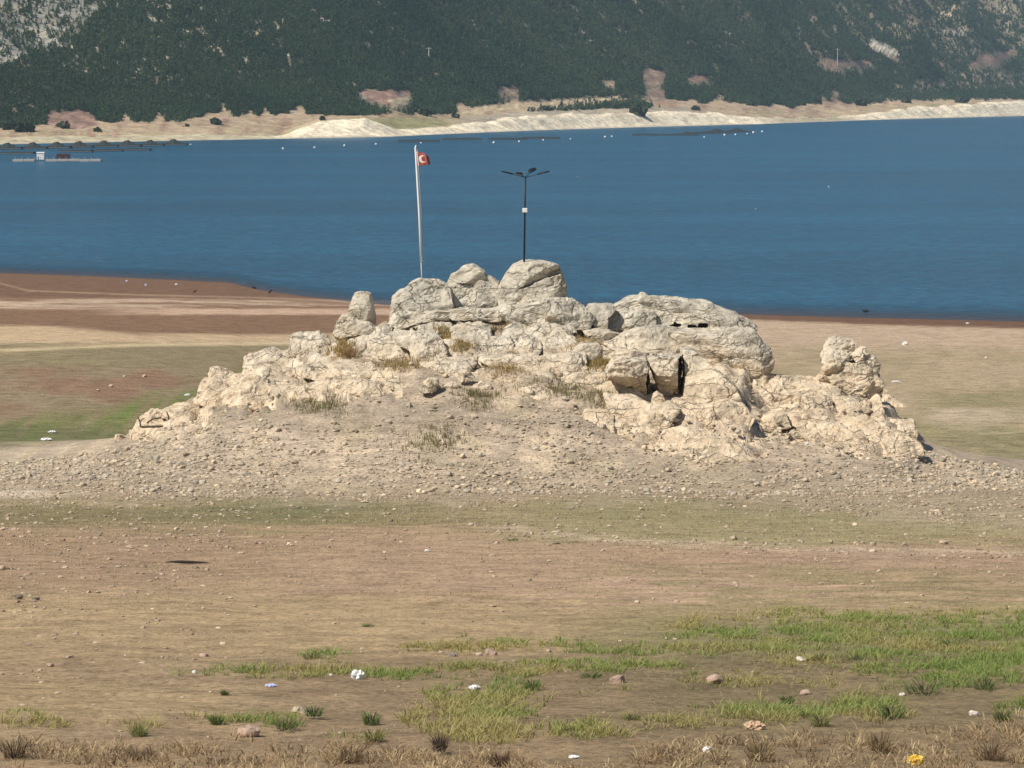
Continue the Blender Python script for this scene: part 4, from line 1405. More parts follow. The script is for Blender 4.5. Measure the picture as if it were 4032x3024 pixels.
def build_scree():
    r = np.random.default_rng(77)
    n = 150000
    u = r.uniform(UX(-260), UX(2480), n)
    y = r.uniform(168, 204, n)
    x = u * y
    d = scree_density(x, y)
    k = r.uniform(0, 1, n) < d * 0.42
    x, y = x[k], y[k]
    z = ground_z(x, y)
    n = len(x)
    size = 0.06 + 0.30 * r.uniform(0, 1, n) ** 4.2
    tan = np.array([0.54, 0.44, 0.31])
    gry = np.array([0.40, 0.35, 0.275])
    w = r.uniform(0, 1, n)[:, None]
    c = tan * w + gry * (1 - w)
    px, py = proj(x, y, z)
    inside = (px > 5) & (px < 1019)
    order = np.argsort(-size * inside)
    big = order[:220]
    rest = order[220:]
    rubble("scree", x[rest], y[rest], z[rest], size[rest], c[rest], 3, "pale broken scree spread over the lower slope of the outcrop", "scree")
    # the largest pieces one by one
    kinds = []
    for i in range(8):
        V, Q = cube_sphere(3)
        rr = np.random.default_rng(200 + i)
        v = V * np.array([rr.uniform(.8, 1.25), rr.uniform(.7, 1.1), rr.uniform(.45, .75)]) * 0.5
        for q in range(7):
            nv = rr.normal(size=3)
            nv /= np.linalg.norm(nv)
            dd = v @ nv
            v = v - np.maximum(dd - dd.max() * rr.uniform(0.6, 0.85), 0)[:, None] * nv
        m = raw_mesh("stone", v, quads=Q, mat=None, smooth=False, colors=np.tile((tan if i % 2 else gry) * rr.uniform(.85, 1.15), (len(v), 1)))
        m.materials.append(M_STONE)
        kinds.append(m)
    for q, i in enumerate(big):
        o = link("scree_stone", kinds[q % 8], loc=(x[i], y[i], z[i] + 0.08), label="larger pale scree stone among the rubble at the foot of the outcrop", cat="stone", group="scree stones below the outcrop")
        s = size[i] * 1.2
        o.scale = (s, s, s)
        o.rotation_euler = (r.uniform(-.3, .3), r.uniform(-.3, .3), r.uniform(0, 6.28))
    # fine pebbles on the near slope and behind
    n = 34000
    u = r.uniform(UX(-200), UX(2420), n)
    y = 58 + (188 - 58) * r.uniform(0, 1, n) ** 0.62
    x = u * y
    z = ground_z(x, y)
    px, py = proj(x, y, z)
    X, Y = px / K2, py / K2
    pd = 0.15 + 0.35 * (1 - sst(300, 700, X)) + 0.6 * np.exp(-((Y - np.interp(X, [900, 1300, 1900, 2212], [1135, 1165, 1190, 1195])) / 14) ** 2) * (X > 1000) + 0.5 * sst(1560, 1620, Y) + 1.2 * sst(-14, 6, np.interp(X, [0, 150, 300, 600, 1000, 1300, 1500, 1800, 2000, 2212], [1082, 1066, 1070, 1074, 1082, 1072, 1076, 1100, 1110, 1125]) + 22 * n2(X, Y, 0.011, 61.0, 3, 0.02) - Y)
    pd *= 1 - 0.8 * sst(1320, 1370, Y) * sst(1400, 1600, X)
    k = (r.uniform(0, 1, n) < pd) & (n2(x, y, 0.3, 3.0, 2) > -0.25)
    x, y, z = x[k], y[k], z[k]
    n = len(x)
    size = (0.04 + 0.17 * r.uniform(0, 1, n) ** 4) * np.clip(y / 95, 0.7, 1.5)
    w = r.uniform(0, 1, n)[:, None]
    c = np.array([0.50, 0.40, 0.30]) * w + np.array([0.36, 0.28, 0.20]) * (1 - w)
    rubble("pebbles", x, y, z, size, c, 9, "small pebbles strewn over the dry near slope", "pebbles")


build_scree()


def single_stone(x2, y2, w2, hgt, label, color, seed, k=2.6, name="stone"):
    """w2: width in picture units"""
    h = hit(x2 * K2, y2 * K2)
    w = w2 * K2 * h[1] / F
    V, Q = cube_sphere(8)
    r = np.random.default_rng(seed)
    v = V * np.array([w / 2, w / 2 * r.uniform(0.6, 0.85), w * hgt / 2])
    for q in range(9):
        nv = r.normal(size=3)
        nv /= np.linalg.norm(nv)
        dd = v @ nv
        v = v - 0.92 * np.maximum(dd - dd.max() * r.uniform(0.62, 0.9), 0)[:, None] * nv
    S = v + r.uniform(-40, 40, 3)
    v = v + V * (w * (0.05 * fbm(S * 3 / w, 3) + 0.02 * fbm(S * 9 / w, 2)))[:, None]
    c = np.tile(np.array(color), (len(v), 1)) * (1 + 0.25 * fbm(S * 4 / w, 3))[:, None]
    me = raw_mesh(name, v, quads=Q, mat=M_STONE, smooth=False, colors=np.clip(c, .02, .8))
    o = link(name, me, loc=(h[0], h[1] + w * 0.3, float(ground_z(h[0], h[1] + w * 0.3)) + w * hgt * 0.28), label=label, cat="stone")
    o.rotation_euler = (r.uniform(-.15, .15), r.uniform(-.2, .2), r.uniform(-.5, .5))
    return o


PK, TN, GY, WH = (0.44, 0.315, 0.245), (0.45, 0.36, 0.26), (0.36, 0.31, 0.25), (0.62, 0.57, 0.50)
for i, (x2, y2, w2, hg, lb, cc) in enumerate([
    (534, 1586, 56, 0.60, "largest pinkish stone in the foreground, lower left, beside green tufts", PK),
    (645, 1538, 40, 0.55, "pale stone half hidden by a dark green bush, lower left", TN),
    (977, 1420, 22, 0.75, "small grey stone left of the pair in the green strip", GY),
    (1036, 1417, 20, 0.5, "small flat stone touching the slanted pinkish rock in the green strip", TN),
    (1060, 1416, 32, 0.65, "slanted pinkish rock in the green strip, centre foreground", PK),
    (1335, 1480, 40, 0.55, "rounded tan stone on bare soil, centre foreground", PK),
    (1545, 1478, 42, 0.62, "blocky pinkish stone standing on bare soil, right of centre", PK),
    (1740, 1495, 30, 0.5, "low pale stone right of the blocky pinkish one", PK),
    (1731, 1433, 32, 0.4, "flat whitish stone at the lower edge of the green grass", WH),
    (1586, 1166, 22, 0.6, "pale round stone on the olive strip below the outcrop, right of centre", TN),
    (1850, 1182, 16, 0.7, "small stone in the row of stones at right, left end", TN),
    (1885, 1182, 18, 0.6, "small stone in the row of stones at right, middle", TN),
    (1795, 1178, 14, 0.7, "tiny pale stone left of the row of stones at right", TN),
    (1956, 1182, 18, 0.6, "pale stone at the right end of the row of stones", TN),
    (2040, 1176, 22, 0.6, "pale boulder alone near the right edge on the olive strip", TN),
    (273, 1073, 18, 0.7, "tan stone on the edge of the green strip, left", PK),
    (38, 1296, 26, 0.5, "dark grey flat stone near the left edge", (0.16, 0.13, 0.10)),
    (76, 1298, 22, 0.4, "second dark flat stone near the left edge, the smaller one", (0.18, 0.14, 0.10)),
    (440, 1418, 22, 0.45, "small pale stone on dry soil, left foreground", PK),
    (150, 1428, 20, 0.5, "low pale stone at far left on dry soil", PK),
    (108, 1446, 18, 0.5, "pinkish stone on dry grass at far left", PK),
    (1460, 1385, 14, 0.5, "tiny pale stone above the green strip", TN),
    (1186, 1408, 14, 0.7, "tiny pink stone right of the slanted rock", PK),
    (2105, 1545, 26, 0.5, "whitish stone at the edge of the dry weeds, lower right", WH),
    (1950, 1500, 16, 0.5, "small white stone in front of the green bushes, right", WH),
    (170, 1190, 12, 0.7, "small bright stone at left on brown soil", TN),
    (5, 1232, 16, 0.9, "pale stone cut by the left edge of the picture", TN),
]):
    single_stone(x2, y2, w2, hg, lb, cc, 400 + i)
for i, (x4, y4, w4, lb) in enumerate([
    (437, 1526, 24, "tan stone on the bank behind the outcrop, left"),
    (385, 1540, 18, "low flat tan stone left of the larger one on the bank behind the outcrop"),
    (169, 1559, 12, "small tan stone alone on the reddish bank, far left"),
    (567, 1486, 22, "whitish stone at the head of the green gully"),
    (490, 1486, 16, "pale stone left of the head of the green gully"),
]):
    single_stone(x4 / 4032 * 2212, y4 / 4032 * 2212, w4 / 4032 * 2212, 0.6, lb, TN, 460 + i)

# ------------------------------------------------------------------ grass
def blades(name, X, Y, Z, hgt, wid, tip, c0, c1, seed, label=None, cat=None, kind="stuff", parent=None, loc=None, mat=None):
    """one bent blade (3 triangles) per root; tip: horizontal lean vector"""
    n = len(X)
    r = np.random.default_rng(seed)
    a = r.uniform(0, math.pi, n)
    e = np.stack([np.cos(a), np.sin(a) * 0.6, np.zeros(n)], -1) * (wid / 2)[:, None]
    R = np.stack([X, Y, Z - 0.02], -1)
    M = R + np.stack([tip[:, 0] * 0.35, tip[:, 1] * 0.35, hgt * 0.62], -1)
    Tp = R + np.stack([tip[:, 0], tip[:, 1], hgt], -1)
    V = np.stack([R - e, R + e, M + e * 0.75, M - e * 0.75, Tp], 1).reshape(-1, 3)
    b = (np.arange(n) * 5)[:, None]
    Q = b + np.array([[0, 1, 2, 3]])
    T = b + np.array([[3, 2, 4]])
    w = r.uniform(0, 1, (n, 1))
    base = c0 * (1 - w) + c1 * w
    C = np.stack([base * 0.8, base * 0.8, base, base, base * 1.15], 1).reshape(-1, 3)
    me = raw_mesh(name, V, quads=Q, tris=T, mat=mat or M_GRASS, smooth=False, colors=np.clip(C, 0.005, 0.8))
    return link(name, me, parent, loc=loc, label=label, cat=cat, kind=kind)


def green_density(X, Y, w):
    d = np.zeros(len(X))
    Xw, Yw = X + 45 * w, Y + 10 * w
    edge = np.interp(X, [1380, 1500, 1700, 2300], [1345, 1335, 1322, 1318])
    lowe = np.interp(X, [1380, 1560, 1700, 1900, 2100, 2300], [1375, 1405, 1440, 1450, 1480, 1490])
    d = np.maximum(d, sst(-8, 12, Yw - edge) * (1 - sst(-14, 14, Yw - lowe)) * sst(1400, 1560, Xw) * np.clip(0.72 + 0.8 * w, 0.1, 1))
    for cx, cy, rx, ry, s in [
        (1010, 1395, 130, 16, 0.8), (680, 1415, 60, 10, 0.6), (1260, 1405, 160, 12, 0.5),
        (860, 1452, 420, 12, 0.85), (1250, 1440, 240, 12, 0.7), (1480, 1410, 160, 12, 0.6),
        (1040, 1530, 120, 62, 0.95), (930, 1555, 60, 26, 0.8), (1060, 1590, 120, 18, 0.75),
        (1310, 1578, 140, 16, 1.0), (1480, 1562, 120, 14, 0.8), (1640, 1545, 150, 22, 0.85),
        (1860, 1530, 110, 24, 0.9), (1420, 1400, 200, 20, 0.35),
        (470, 1555, 70, 12, 0.7), (620, 1560, 55, 14, 0.7), (290, 1572, 60, 14, 0.55), (60, 1560, 70, 20, 0.5),
        (2190, 1525, 40, 20, 0.6), (1700, 1470, 260, 26, 0.30), (2080, 1420, 200, 60, 0.9), (1330, 1500, 60, 10, 0.25), (760, 1600, 60, 12, 0.4)]:
        d = np.maximum(d, s * blob(Xw, Yw, cx, cy, rx, ry, 0.45))
    return d


def build_grass():
    r = np.random.default_rng(21)
    # green clumps
    n = 60000
    u = r.uniform(UX(-120), UX(2340), n)
    y = r.uniform(58, 118, n)
    x = u * y
    z = ground_z(x, y)
    px, py = proj(x, y, z)
    X, Y = px / K2, py / K2
    w = n2(X, Y, 0.010, 3.0, 3, 0.03)
    d = green_density(X, Y, w) * (0.28 + 1.0 * sst(-0.35, 0.25, n2(x, y, 0.55, 4.0, 3)))
    k = r.uniform(0, 1, n) < d ** 1.35 * 0.95
    x, y, z, X, Y = x[k], y[k], z[k], X[k], Y[k]
    m = 12
    cl = (0.5 + 0.9 * r.uniform(0, 1, len(x)) ** 1.6) * np.where(Y > 1480, 1.0, 0.9)
    yel = np.clip(0.5 + 1.2 * n2(x, y, 0.25, 8.0, 3) + 0.25 * (Y > 1540) - 0.35 * sst(1750, 2000, X) * (Y < 1500), 0, 1)
    XX, YY, ZZ, CL, YL = (np.repeat(q, m) for q in (x, y, z, cl, yel))
    nb = len(XX)
    an = r.uniform(0, 6.283, nb)
    rr = r.uniform(0, 0.14, nb) * CL
    lean = r.uniform(0.02, 0.34, nb) * CL
    tip = np.stack([np.cos(an) * lean + 0.03, np.sin(an) * lean], -1)
    c0 = np.array([0.19, 0.255, 0.06]) * (1 - YL)[:, None] + np.array([0.31, 0.28, 0.10]) * YL[:, None]
    c1 = np.array([0.32, 0.40, 0.12]) * (1 - YL)[:, None] + np.array([0.52, 0.45, 0.19]) * YL[:, None]
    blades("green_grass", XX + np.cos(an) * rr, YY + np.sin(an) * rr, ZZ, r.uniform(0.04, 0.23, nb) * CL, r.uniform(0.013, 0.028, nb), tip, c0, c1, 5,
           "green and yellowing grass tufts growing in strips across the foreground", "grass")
    # short dry stubble over the near slope
    n = 150000
    u = r.uniform(UX(-160), UX(2380), n)
    y = 58 + 124 * r.uniform(0, 1, n) ** 1.1
    x = u * y
    z = ground_z(x, y)
    w = n2(x, y, 0.25, 12.0, 3, 0.5)
    k = r.uniform(0, 1, n) < np.clip(0.55 + 1.0 * w, 0.08, 1)
    x, y, z, w = x[k], y[k], z[k], w[k]
    nb = len(x)
    an = r.uniform(0, 6.283, nb)
    lean = r.uniform(0.02, 0.10, nb)
    sc = np.clip(y / 90, 0.8, 1.6)
    gcol = np.clip(0.5 + n2(x, y, 0.12, 30.0, 2, 0.3), 0, 1)[:, None]
    c0 = np.array([0.42, 0.32, 0.18]) * (1 - gcol * 0.4) + np.array([0.16, 0.15, 0.065]) * gcol * 0.4
    c1 = np.array([0.64, 0.52, 0.31]) * (1 - gcol * 0.5) + np.array([0.24, 0.215, 0.09]) * gcol * 0.5
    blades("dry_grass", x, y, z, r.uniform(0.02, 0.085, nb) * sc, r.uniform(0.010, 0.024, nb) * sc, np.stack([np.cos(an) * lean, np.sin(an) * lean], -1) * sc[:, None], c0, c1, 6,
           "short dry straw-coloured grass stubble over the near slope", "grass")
    # tall dry weeds along the bottom
    n = 4600
    u = r.uniform(UX(-120), UX(2340), n)
    y = r.uniform(55, 72, n)
    x = u * y
    z = ground_z(x, y)
    px, py = proj(x, y, z)
    X, Y = px / K2, py / K2
    w = n2(x, y, 0.5, 40.0, 3)
    top = np.interp(X, [0, 600, 1000, 1300, 1600, 1900, 2212], [1600, 1600, 1622, 1640, 1592, 1575, 1560])
    k = r.uniform(0, 1, n) < sst(-12, 25, Y - top + 14 * w) * np.clip(0.46 + 1.5 * w, 0.03, 1)
    x, y, z, X = x[k], y[k], z[k], X[k]
    m = 16
    XX, YY, ZZ = (np.repeat(q, m) for q in (x, y, z))
    kind = np.repeat(r.uniform(0, 1, len(x)), m)
    nb = len(XX)
    an = r.uniform(0, 6.283, nb)
    rr = r.uniform(0, 0.16, nb)
    lean = r.uniform(0.04, 0.26, nb)
    c0 = np.where((kind < 0.25)[:, None], np.array([0.20, 0.145, 0.09]), np.where((kind < 0.75)[:, None], np.array([0.36, 0.265, 0.155]), np.array([0.46, 0.37, 0.22])))
    c1 = c0 * np.array([1.55, 1.5, 1.4])
    up = r.uniform(0, 0.16, nb) * (r.uniform(0, 1, nb) < 0.45)
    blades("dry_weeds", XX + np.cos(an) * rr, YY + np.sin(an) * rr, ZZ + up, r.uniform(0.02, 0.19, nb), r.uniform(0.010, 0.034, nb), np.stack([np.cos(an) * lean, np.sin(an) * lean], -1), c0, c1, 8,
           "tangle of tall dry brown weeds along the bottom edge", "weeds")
    # dry golden grass on the ledges of the outcrop
    spots = [(960, 722, 28, 12), (1262, 745, 26, 18), (1090, 795, 40, 20), (900, 740, 60, 8), (860, 790, 50, 14), (1290, 790, 30, 14), (1150, 700, 60, 10), (1000, 745, 25, 12), (740, 750, 26, 12), (1360, 805, 40, 12), (680, 740, 20, 8), (1200, 840, 60, 16), (940, 955, 70, 30), (1030, 860, 50, 20), (700, 870, 60, 20), (1300, 860, 60, 15), (1560, 700, 40, 8)]
    PX, PY, CC = [], [], []
    for cx, cy, rx, ry in spots:
        q = 130
        PX.append(r.normal(cx, rx * 0.55, q))
        PY.append(r.normal(cy, ry * 0.55, q))
        g = 1.0 if cy > 830 else r.uniform(0, 0.45)
        CC.append(np.full(q, g))
    PX, PY, CC = np.concatenate(PX), np.concatenate(PY), np.concatenate(CC)
    pts = [hit(a * K2, b * K2) for a, b in zip(PX, PY)]
    ok = np.array([p is not None and 176 < p[1] < 207 for p in pts])
    P = np.array([p for p, o in zip(pts, ok) if o])
    CC = CC[ok]
    m = 5
    XX, YY, CC = np.repeat(P[:, 0], m), np.repeat(P[:, 1], m), np.repeat(CC, m)
    nb = len(XX)
    XX = XX + r.normal(0, 0.12, nb)
    YY = YY + r.normal(0, 0.12, nb) - 0.35
    ZZ = ground_z(XX, YY)
    an = r.uniform(0, 6.283, nb)
    lean = r.uniform(0.03, 0.2, nb)
    g = CC[:, None]
    c0 = np.array([0.36, 0.24, 0.085]) * (1 - g) + np.array([0.20, 0.18, 0.08]) * g
    c1 = np.array([0.50, 0.37, 0.15]) * (1 - g) + np.array([0.31, 0.27, 0.14]) * g
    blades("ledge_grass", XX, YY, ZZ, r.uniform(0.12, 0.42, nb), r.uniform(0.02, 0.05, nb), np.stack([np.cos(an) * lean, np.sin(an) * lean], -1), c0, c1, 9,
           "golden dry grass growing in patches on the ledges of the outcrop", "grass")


build_grass()


def bush(name, x2, y2, w2, h2, label, c0, c1, seed, cat="bush", nb=90, wid=0.03, lift=0.5):
    h = hit(x2 * K2, y2 * K2)
    s = K2 * h[1] / F
    w, hh = w2 * s * 1.3, h2 * s * 0.8
    r = np.random.default_rng(seed)
    a = r.uniform(0, 6.283, nb)
    rr = np.sqrt(r.uniform(0, 1, nb)) * w * 0.22
    lean = r.uniform(0.08, 0.42, nb) * w
    n2_ = nb
    root = link(name, None, loc=tuple(h), label=label, cat=cat)
    zz = r.uniform(0, lift, nb) * hh * (r.uniform(0, 1, nb) < 0.6)
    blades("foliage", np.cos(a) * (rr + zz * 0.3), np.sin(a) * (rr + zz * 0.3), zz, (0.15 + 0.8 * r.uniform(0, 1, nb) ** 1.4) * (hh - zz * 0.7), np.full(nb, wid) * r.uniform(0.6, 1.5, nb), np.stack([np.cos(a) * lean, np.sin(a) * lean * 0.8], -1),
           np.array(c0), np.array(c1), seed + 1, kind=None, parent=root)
    b = MB()
    for i in range(5):
        q = r.uniform(0, 6.283)
        b.tube([(0, 0, -0.03), (math.cos(q) * w * 0.1, math.sin(q) * w * 0.1, hh * 0.45), (math.cos(q) * w * 0.2, math.sin(q) * w * 0.2, hh * 0.8)], [0.012, 0.008, 0.003], 4)
    link("stem", b.build("stem", M_TWIG), root)
    return root


DG0, DG1 = (0.13, 0.17, 0.065), (0.26, 0.31, 0.13)
MG0, MG1 = (0.11, 0.16, 0.045), (0.22, 0.28, 0.09)
YG0, YG1 = (0.22, 0.24, 0.07), (0.42, 0.41, 0.15)
BR0, BR1 = (0.17, 0.115, 0.065), (0.38, 0.27, 0.15)
for i, (x2, y2, w2, h2, lb, a0, a1) in enumerate([
    (678, 1548, 52, 34, "dark grey-green bush growing over the pale stone, lower left", DG0, DG1),
    (802, 1566, 50, 42, "dark green tuft left of the tall green patch, lower middle", DG0, MG1),
    (808, 1600, 56, 36, "yellow-green tuft below the dark one, lower middle", YG0, YG1),
    (468, 1566, 40, 32, "green tuft left of the largest pinkish stone", MG0, MG1),
    (620, 1574, 70, 34, "spreading green tuft right of the largest pinkish stone", MG0, MG1),
    (300, 1590, 50, 36, "bushy green tuft at left among dry weeds", MG0, YG1),
    (1108, 1170, 30, 14, "small isolated green tuft on the pinkish soil in mid-slope", DG0, MG1),
    (1995, 1498, 110, 44, "wide dark green bush on bare soil at right", DG0, MG1),
    (2125, 1490, 60, 40, "dark green bush beside the wide one near the right edge", DG0, MG1),
    (1925, 1550, 80, 46, "dense green tuft at the edge of the dry weeds, right", MG0, MG1),
    (1278, 1468, 60, 26, "dark green tuft on the edge of the grass strip, centre right", DG0, MG1),
    (1845, 1432, 60, 32, "dark clump inside the green meadow at right", DG0, MG1),
    (1700, 1520, 40, 24, "green tuft above the yellowing strip, right", MG0, MG1),
    (2165, 1560, 50, 36, "green weed near the right edge above the dry weeds", MG0, MG1),
    (1150, 1490, 50, 36, "tall green clump on the right side of the central patch", MG0, MG1),
    (1770, 1568, 60, 40, "green tuft left of the dense one, lower right", MG0, YG1),
    (675, 1426, 56, 26, "round green tuft on dry soil left of the grass strip", MG0, YG1),
    (795, 1356, 34, 14, "tiny grey-green tuft alone on dry soil above the strips", DG0, MG1),
    (485, 1500, 24, 14, "tiny green weed alone on dry soil, left foreground", DG0, MG1),
    (1365, 1560, 60, 30, "yellow-green clump in the bright strip, lower middle", YG0, YG1),
    (1080, 1655, 60, 50, "dry reddish-brown twiggy weed at the bottom edge, centre", BR0, (0.2, 0.12, 0.08)),
    (755, 1650, 70, 60, "tall dry brown weed at the bottom edge, left of centre", BR0, BR1),
    (30, 1640, 70, 70, "dark dry weed in the lower left corner", (0.06, 0.05, 0.03), BR1),
    (1900, 1620, 70, 60, "leafy dry tan weed at the lower right", (0.2, 0.14, 0.07), (0.42, 0.31, 0.16)),
    (1640, 1640, 80, 60, "tangled tan weed below the pale orange scrap", (0.2, 0.14, 0.07), (0.38, 0.28, 0.14)),
    (300, 1650, 80, 50, "dry brown weed at the bottom edge, left", BR0, BR1),
    (950, 1622, 46, 56, "dead grey stalk standing in front of the central green patch", (0.10, 0.08, 0.06), (0.22, 0.17, 0.12)),
    (2140, 1640, 90, 60, "dense brown dry weed near the lower right corner", BR0, BR1),
    (1775, 1430, 60, 30, "bright green clump at the lower edge of the meadow", MG0, MG1),
    (2060, 1400, 70, 34, "tall green clump in the meadow near the right edge", MG0, MG1),
]):
    bush("weed_bush" if a0 not in (BR0,) else "dry_weed", x2, y2, w2, h2, lb, a0, a1, 600 + 3 * i, nb=150, wid=0.017)
for i, (x2, y2, w2, h2, lb, a0, a1) in enumerate([
    (899, 716, 20, 16, "small dark green shrub on the ledge below the flagpole boulder", (0.05, 0.06, 0.02), (0.13, 0.14, 0.05)),
    (755, 772, 50, 36, "dry reddish grass tuft below the upright stone", (0.25, 0.15, 0.07), (0.42, 0.29, 0.15)),
    (1072, 722, 40, 30, "dry brown tuft in the middle of the upper ledge", (0.2, 0.12, 0.06), (0.38, 0.25, 0.12)),
    (1262, 762, 50, 40, "golden grass tuft in the cleft left of the bluff", (0.34, 0.22, 0.07), (0.52, 0.38, 0.14)),
    (962, 738, 50, 26, "golden tuft on the ledge below the peaked boulder", (0.34, 0.23, 0.08), (0.52, 0.40, 0.17)),
    (1180, 690, 40, 20, "brownish tuft below the split boulder", (0.22, 0.14, 0.07), (0.38, 0.26, 0.14)),
]):
    bush("grass_tuft", x2, y2, w2, h2, lb, a0, a1, 800 + 3 * i, nb=130, wid=0.045, cat="grass tuft")

# ------------------------------------------------------------------ flagpole and lamp post
def build_flagpole():
    Y = 206.2
    b = at(912 * K2, 612 * K2, Y)
    t = at(897 * K2, 314 * K2, Y)
    root = link("flagpole", None, loc=tuple(b), label="leaning white flagpole standing on the rounded boulder", cat="flagpole")
    d = Vector(t - b)
    m1 = d * 0.16
    q = MB()
    q.tube([(0, 0, -0.3), tuple(m1)], 0.035, 8)
    link("lower_pole", q.build("lower_pole", M_POLE, True), root)
    q = MB()
    q.tube([tuple(m1 * 0.98), tuple(d * 0.5 + Vector((0.03, 0, 0))), tuple(d * 0.985), tuple(d + Vector((0.05, 0, 0.01)))], [0.068, 0.062, 0.055, 0.03], 10)
    link("pole", q.build("pole", M_WHITE, True), root)
    q = MB()
    q.tube([tuple(m1 * 1.2 + Vector((0.05, -0.04, 0))), tuple(d * 0.55 + Vector((0.16, -0.05, 0))), tuple(d * 0.97 + Vector((0.1, -0.05, 0)))], 0.012, 5)
    link("rope", q.build("rope", plain("rope", (0.45, 0.42, 0.38)), True), root)
    # crumpled flag cloth
    m, nt, p = new_mat("faded_red_flag")
    nn = N(nt)
    uv = nn.n("ShaderNodeAttribute", attribute_name="cloth_uv").outputs["Vector"]
    sp = nn.n("ShaderNodeSeparateXYZ")
    nn.l(uv, sp.inputs[0])

    def disc(cx, cy, rad):
        dx = nn.math('SUBTRACT', sp.outputs[0], cx)
        dy = nn.math('SUBTRACT', sp.outputs[1], cy)
        r2 = nn.math('ADD', nn.math('MULTIPLY', dx, dx), nn.math('MULTIPLY', dy, dy))
        return nn.math('LESS_THAN', r2, rad * rad)
    cres = nn.math('MULTIPLY', disc(0.40, 0.50, 0.30), nn.math('SUBTRACT', 1.0, disc(0.50, 0.50, 0.225)))
    hoist = nn.math('LESS_THAN', sp.outputs[0], 0.07)
    mk = nn.math('MAXIMUM', cres, hoist)
    red = nn.ramp(nn.noise(uv, 5, 3), [(0.35, (0.22, 0.035, 0.035)), (0.65, (0.50, 0.13, 0.11))])
    nn.l(nn.mix(mk, red, (0.82, 0.78, 0.74)), p.inputs["Base Color"])
    p.inputs["Roughness"].default_value = 0.85
    nu, nv = 34, 30
    U, Vv = np.meshgrid(np.linspace(0, 1, nu), np.linspace(0, 1, nv))
    U, Vv = U.ravel(), Vv.ravel()
    wd, ht = 1.15, 0.86
    fold = sst(0.55, 0.85, U + 0.25 * Vv)
    x = wd * (0.78 * U - 0.12 * fold * U) + 0.05
    y = 0.16 * np.sin(U * 6.0 + Vv * 2.2) * U + 0.10 * np.sin(U * 13 + 3 * Vv) * U - 0.42 * fold * (1 - np.abs(2 * (U - 0.55) / 0.9 - 0.5))
    z = -ht * (1 - Vv) - 0.30 * U * U * Vv - 0.02 * np.sin(7 * U) + 0.10 * U * (1 - Vv)
    x = x + 0.10 * (1 - Vv)
    base = np.array(d * 0.955)
    me = raw_mesh("flag", np.stack([x, y - 0.06, z], -1) + base, quads=grid_quads(nv, nu), mat=m)
    a = me.attributes.new("cloth_uv", 'FLOAT_VECTOR', 'POINT')
    a.data.foreach_set("vector", np.stack([U, Vv, 0 * U], -1).astype(np.float32).ravel())
    fl = link("flag", me, root)
    fl["label"] = "small faded red flag with a white crescent, crumpled by the wind"
    so = fl.modifiers.new("thickness", 'SOLIDIFY')
    so.thickness = 0.012


build_flagpole()


def build_lamp():
    Y = 206.0
    b = at(1132 * K2, 570 * K2, Y)
    t = at(1135 * K2, 383 * K2, Y)
    root = link("street_lamp", None, loc=tuple(b), label="dark four-armed lamp post standing on the split boulder", cat="lamp post")
    d = Vector(t - b)
    L = d.length
    q = MB()
    q.tube([(0, 0, -0.3), tuple(d * 0.55), tuple(d)], [0.062, 0.055, 0.048], 8)
    link("post", q.build("post", M_DARK, True), root)
    s = K2 * Y / F
    for kx, ky in ((-1, 0), (1, 0), (-0.32, -0.95), (0.36, 0.93)):
        arm = MB()
        e = Vector((kx * 44 * s, ky * 44 * s, 10.5 * s if abs(kx) > 0.9 else (9 if ky < 0 else 15) * s))
        arm.tube([tuple(d), tuple(d + e * 0.55), tuple(d + e * 0.72)], [0.024, 0.017, 0.017], 6)
        ao = link("arm", arm.build("arm", M_DARK, True), root)
        # flat teardrop lamp head, tilted up
        hd = MB()
        p0, p1 = d + e * 0.62, d + e * 1.18
        ax = (p1 - p0).normalized()
        side = Vector((-ky, kx, 0)).normalized()
        up = side.cross(ax).normalized()
        if up.z < 0:
            up = -up
        V = []
        prof = [(0, 0.06), (0.2, 0.16), (0.5, 0.25), (0.8, 0.24), (1.0, 0.12)]
        n = 8
        for tt, ww in prof:
            c = p0 + (p1 - p0) * tt + up * 0.02
            for k in range(n):
                w_ = 2 * math.pi * k / n
                V.append(c + side * math.cos(w_) * ww + up * math.sin(w_) * 0.05)
        Fc = [(i * n + k, i * n + (k + 1) % n, (i + 1) * n + (k + 1) % n, (i + 1) * n + k) for i in range(4) for k in range(n)]
        Fc += [tuple(range(n))[::-1], tuple(range(4 * n, 5 * n))]
        hd.add(V, Fc)
        link("lamp_head", hd.build("lamp_head", M_DARK, True), ao)
    bx = MB()
    c = d * ((570 - 454) / (570 - 383.0)) + Vector((0, -0.1, 0))
    bx.box(tuple(c), (0.30, 0.22, 0.26))
    bo = link("control_box", bx.build("control_box", M_WHITE), root)
    bo["label"] = "small white box halfway up the post"
    md = bo.modifiers.new("bevel", 'BEVEL')
    md.width = 0.03
    md.segments = 2
    bs = MB()
    bs.tube([(0, 0, -0.05), (0, 0, 0.06)], [0.13, 0.12], 8)
    link("base_plate", bs.build("base_plate", M_DARK), root)


build_lamp()

# ------------------------------------------------------------------ fish farm on the lake
def copy_tree(o, parent=None):
    c = o.copy()
    col.objects.link(c)
    c.parent = parent
    for ch in o.children:
        if ch.name in bpy.data.objects:
            copy_tree(ch, c)
    return c


def on_water(x4, y4):
    return at_z(x4 * K4, y4 * K4, 0.0)


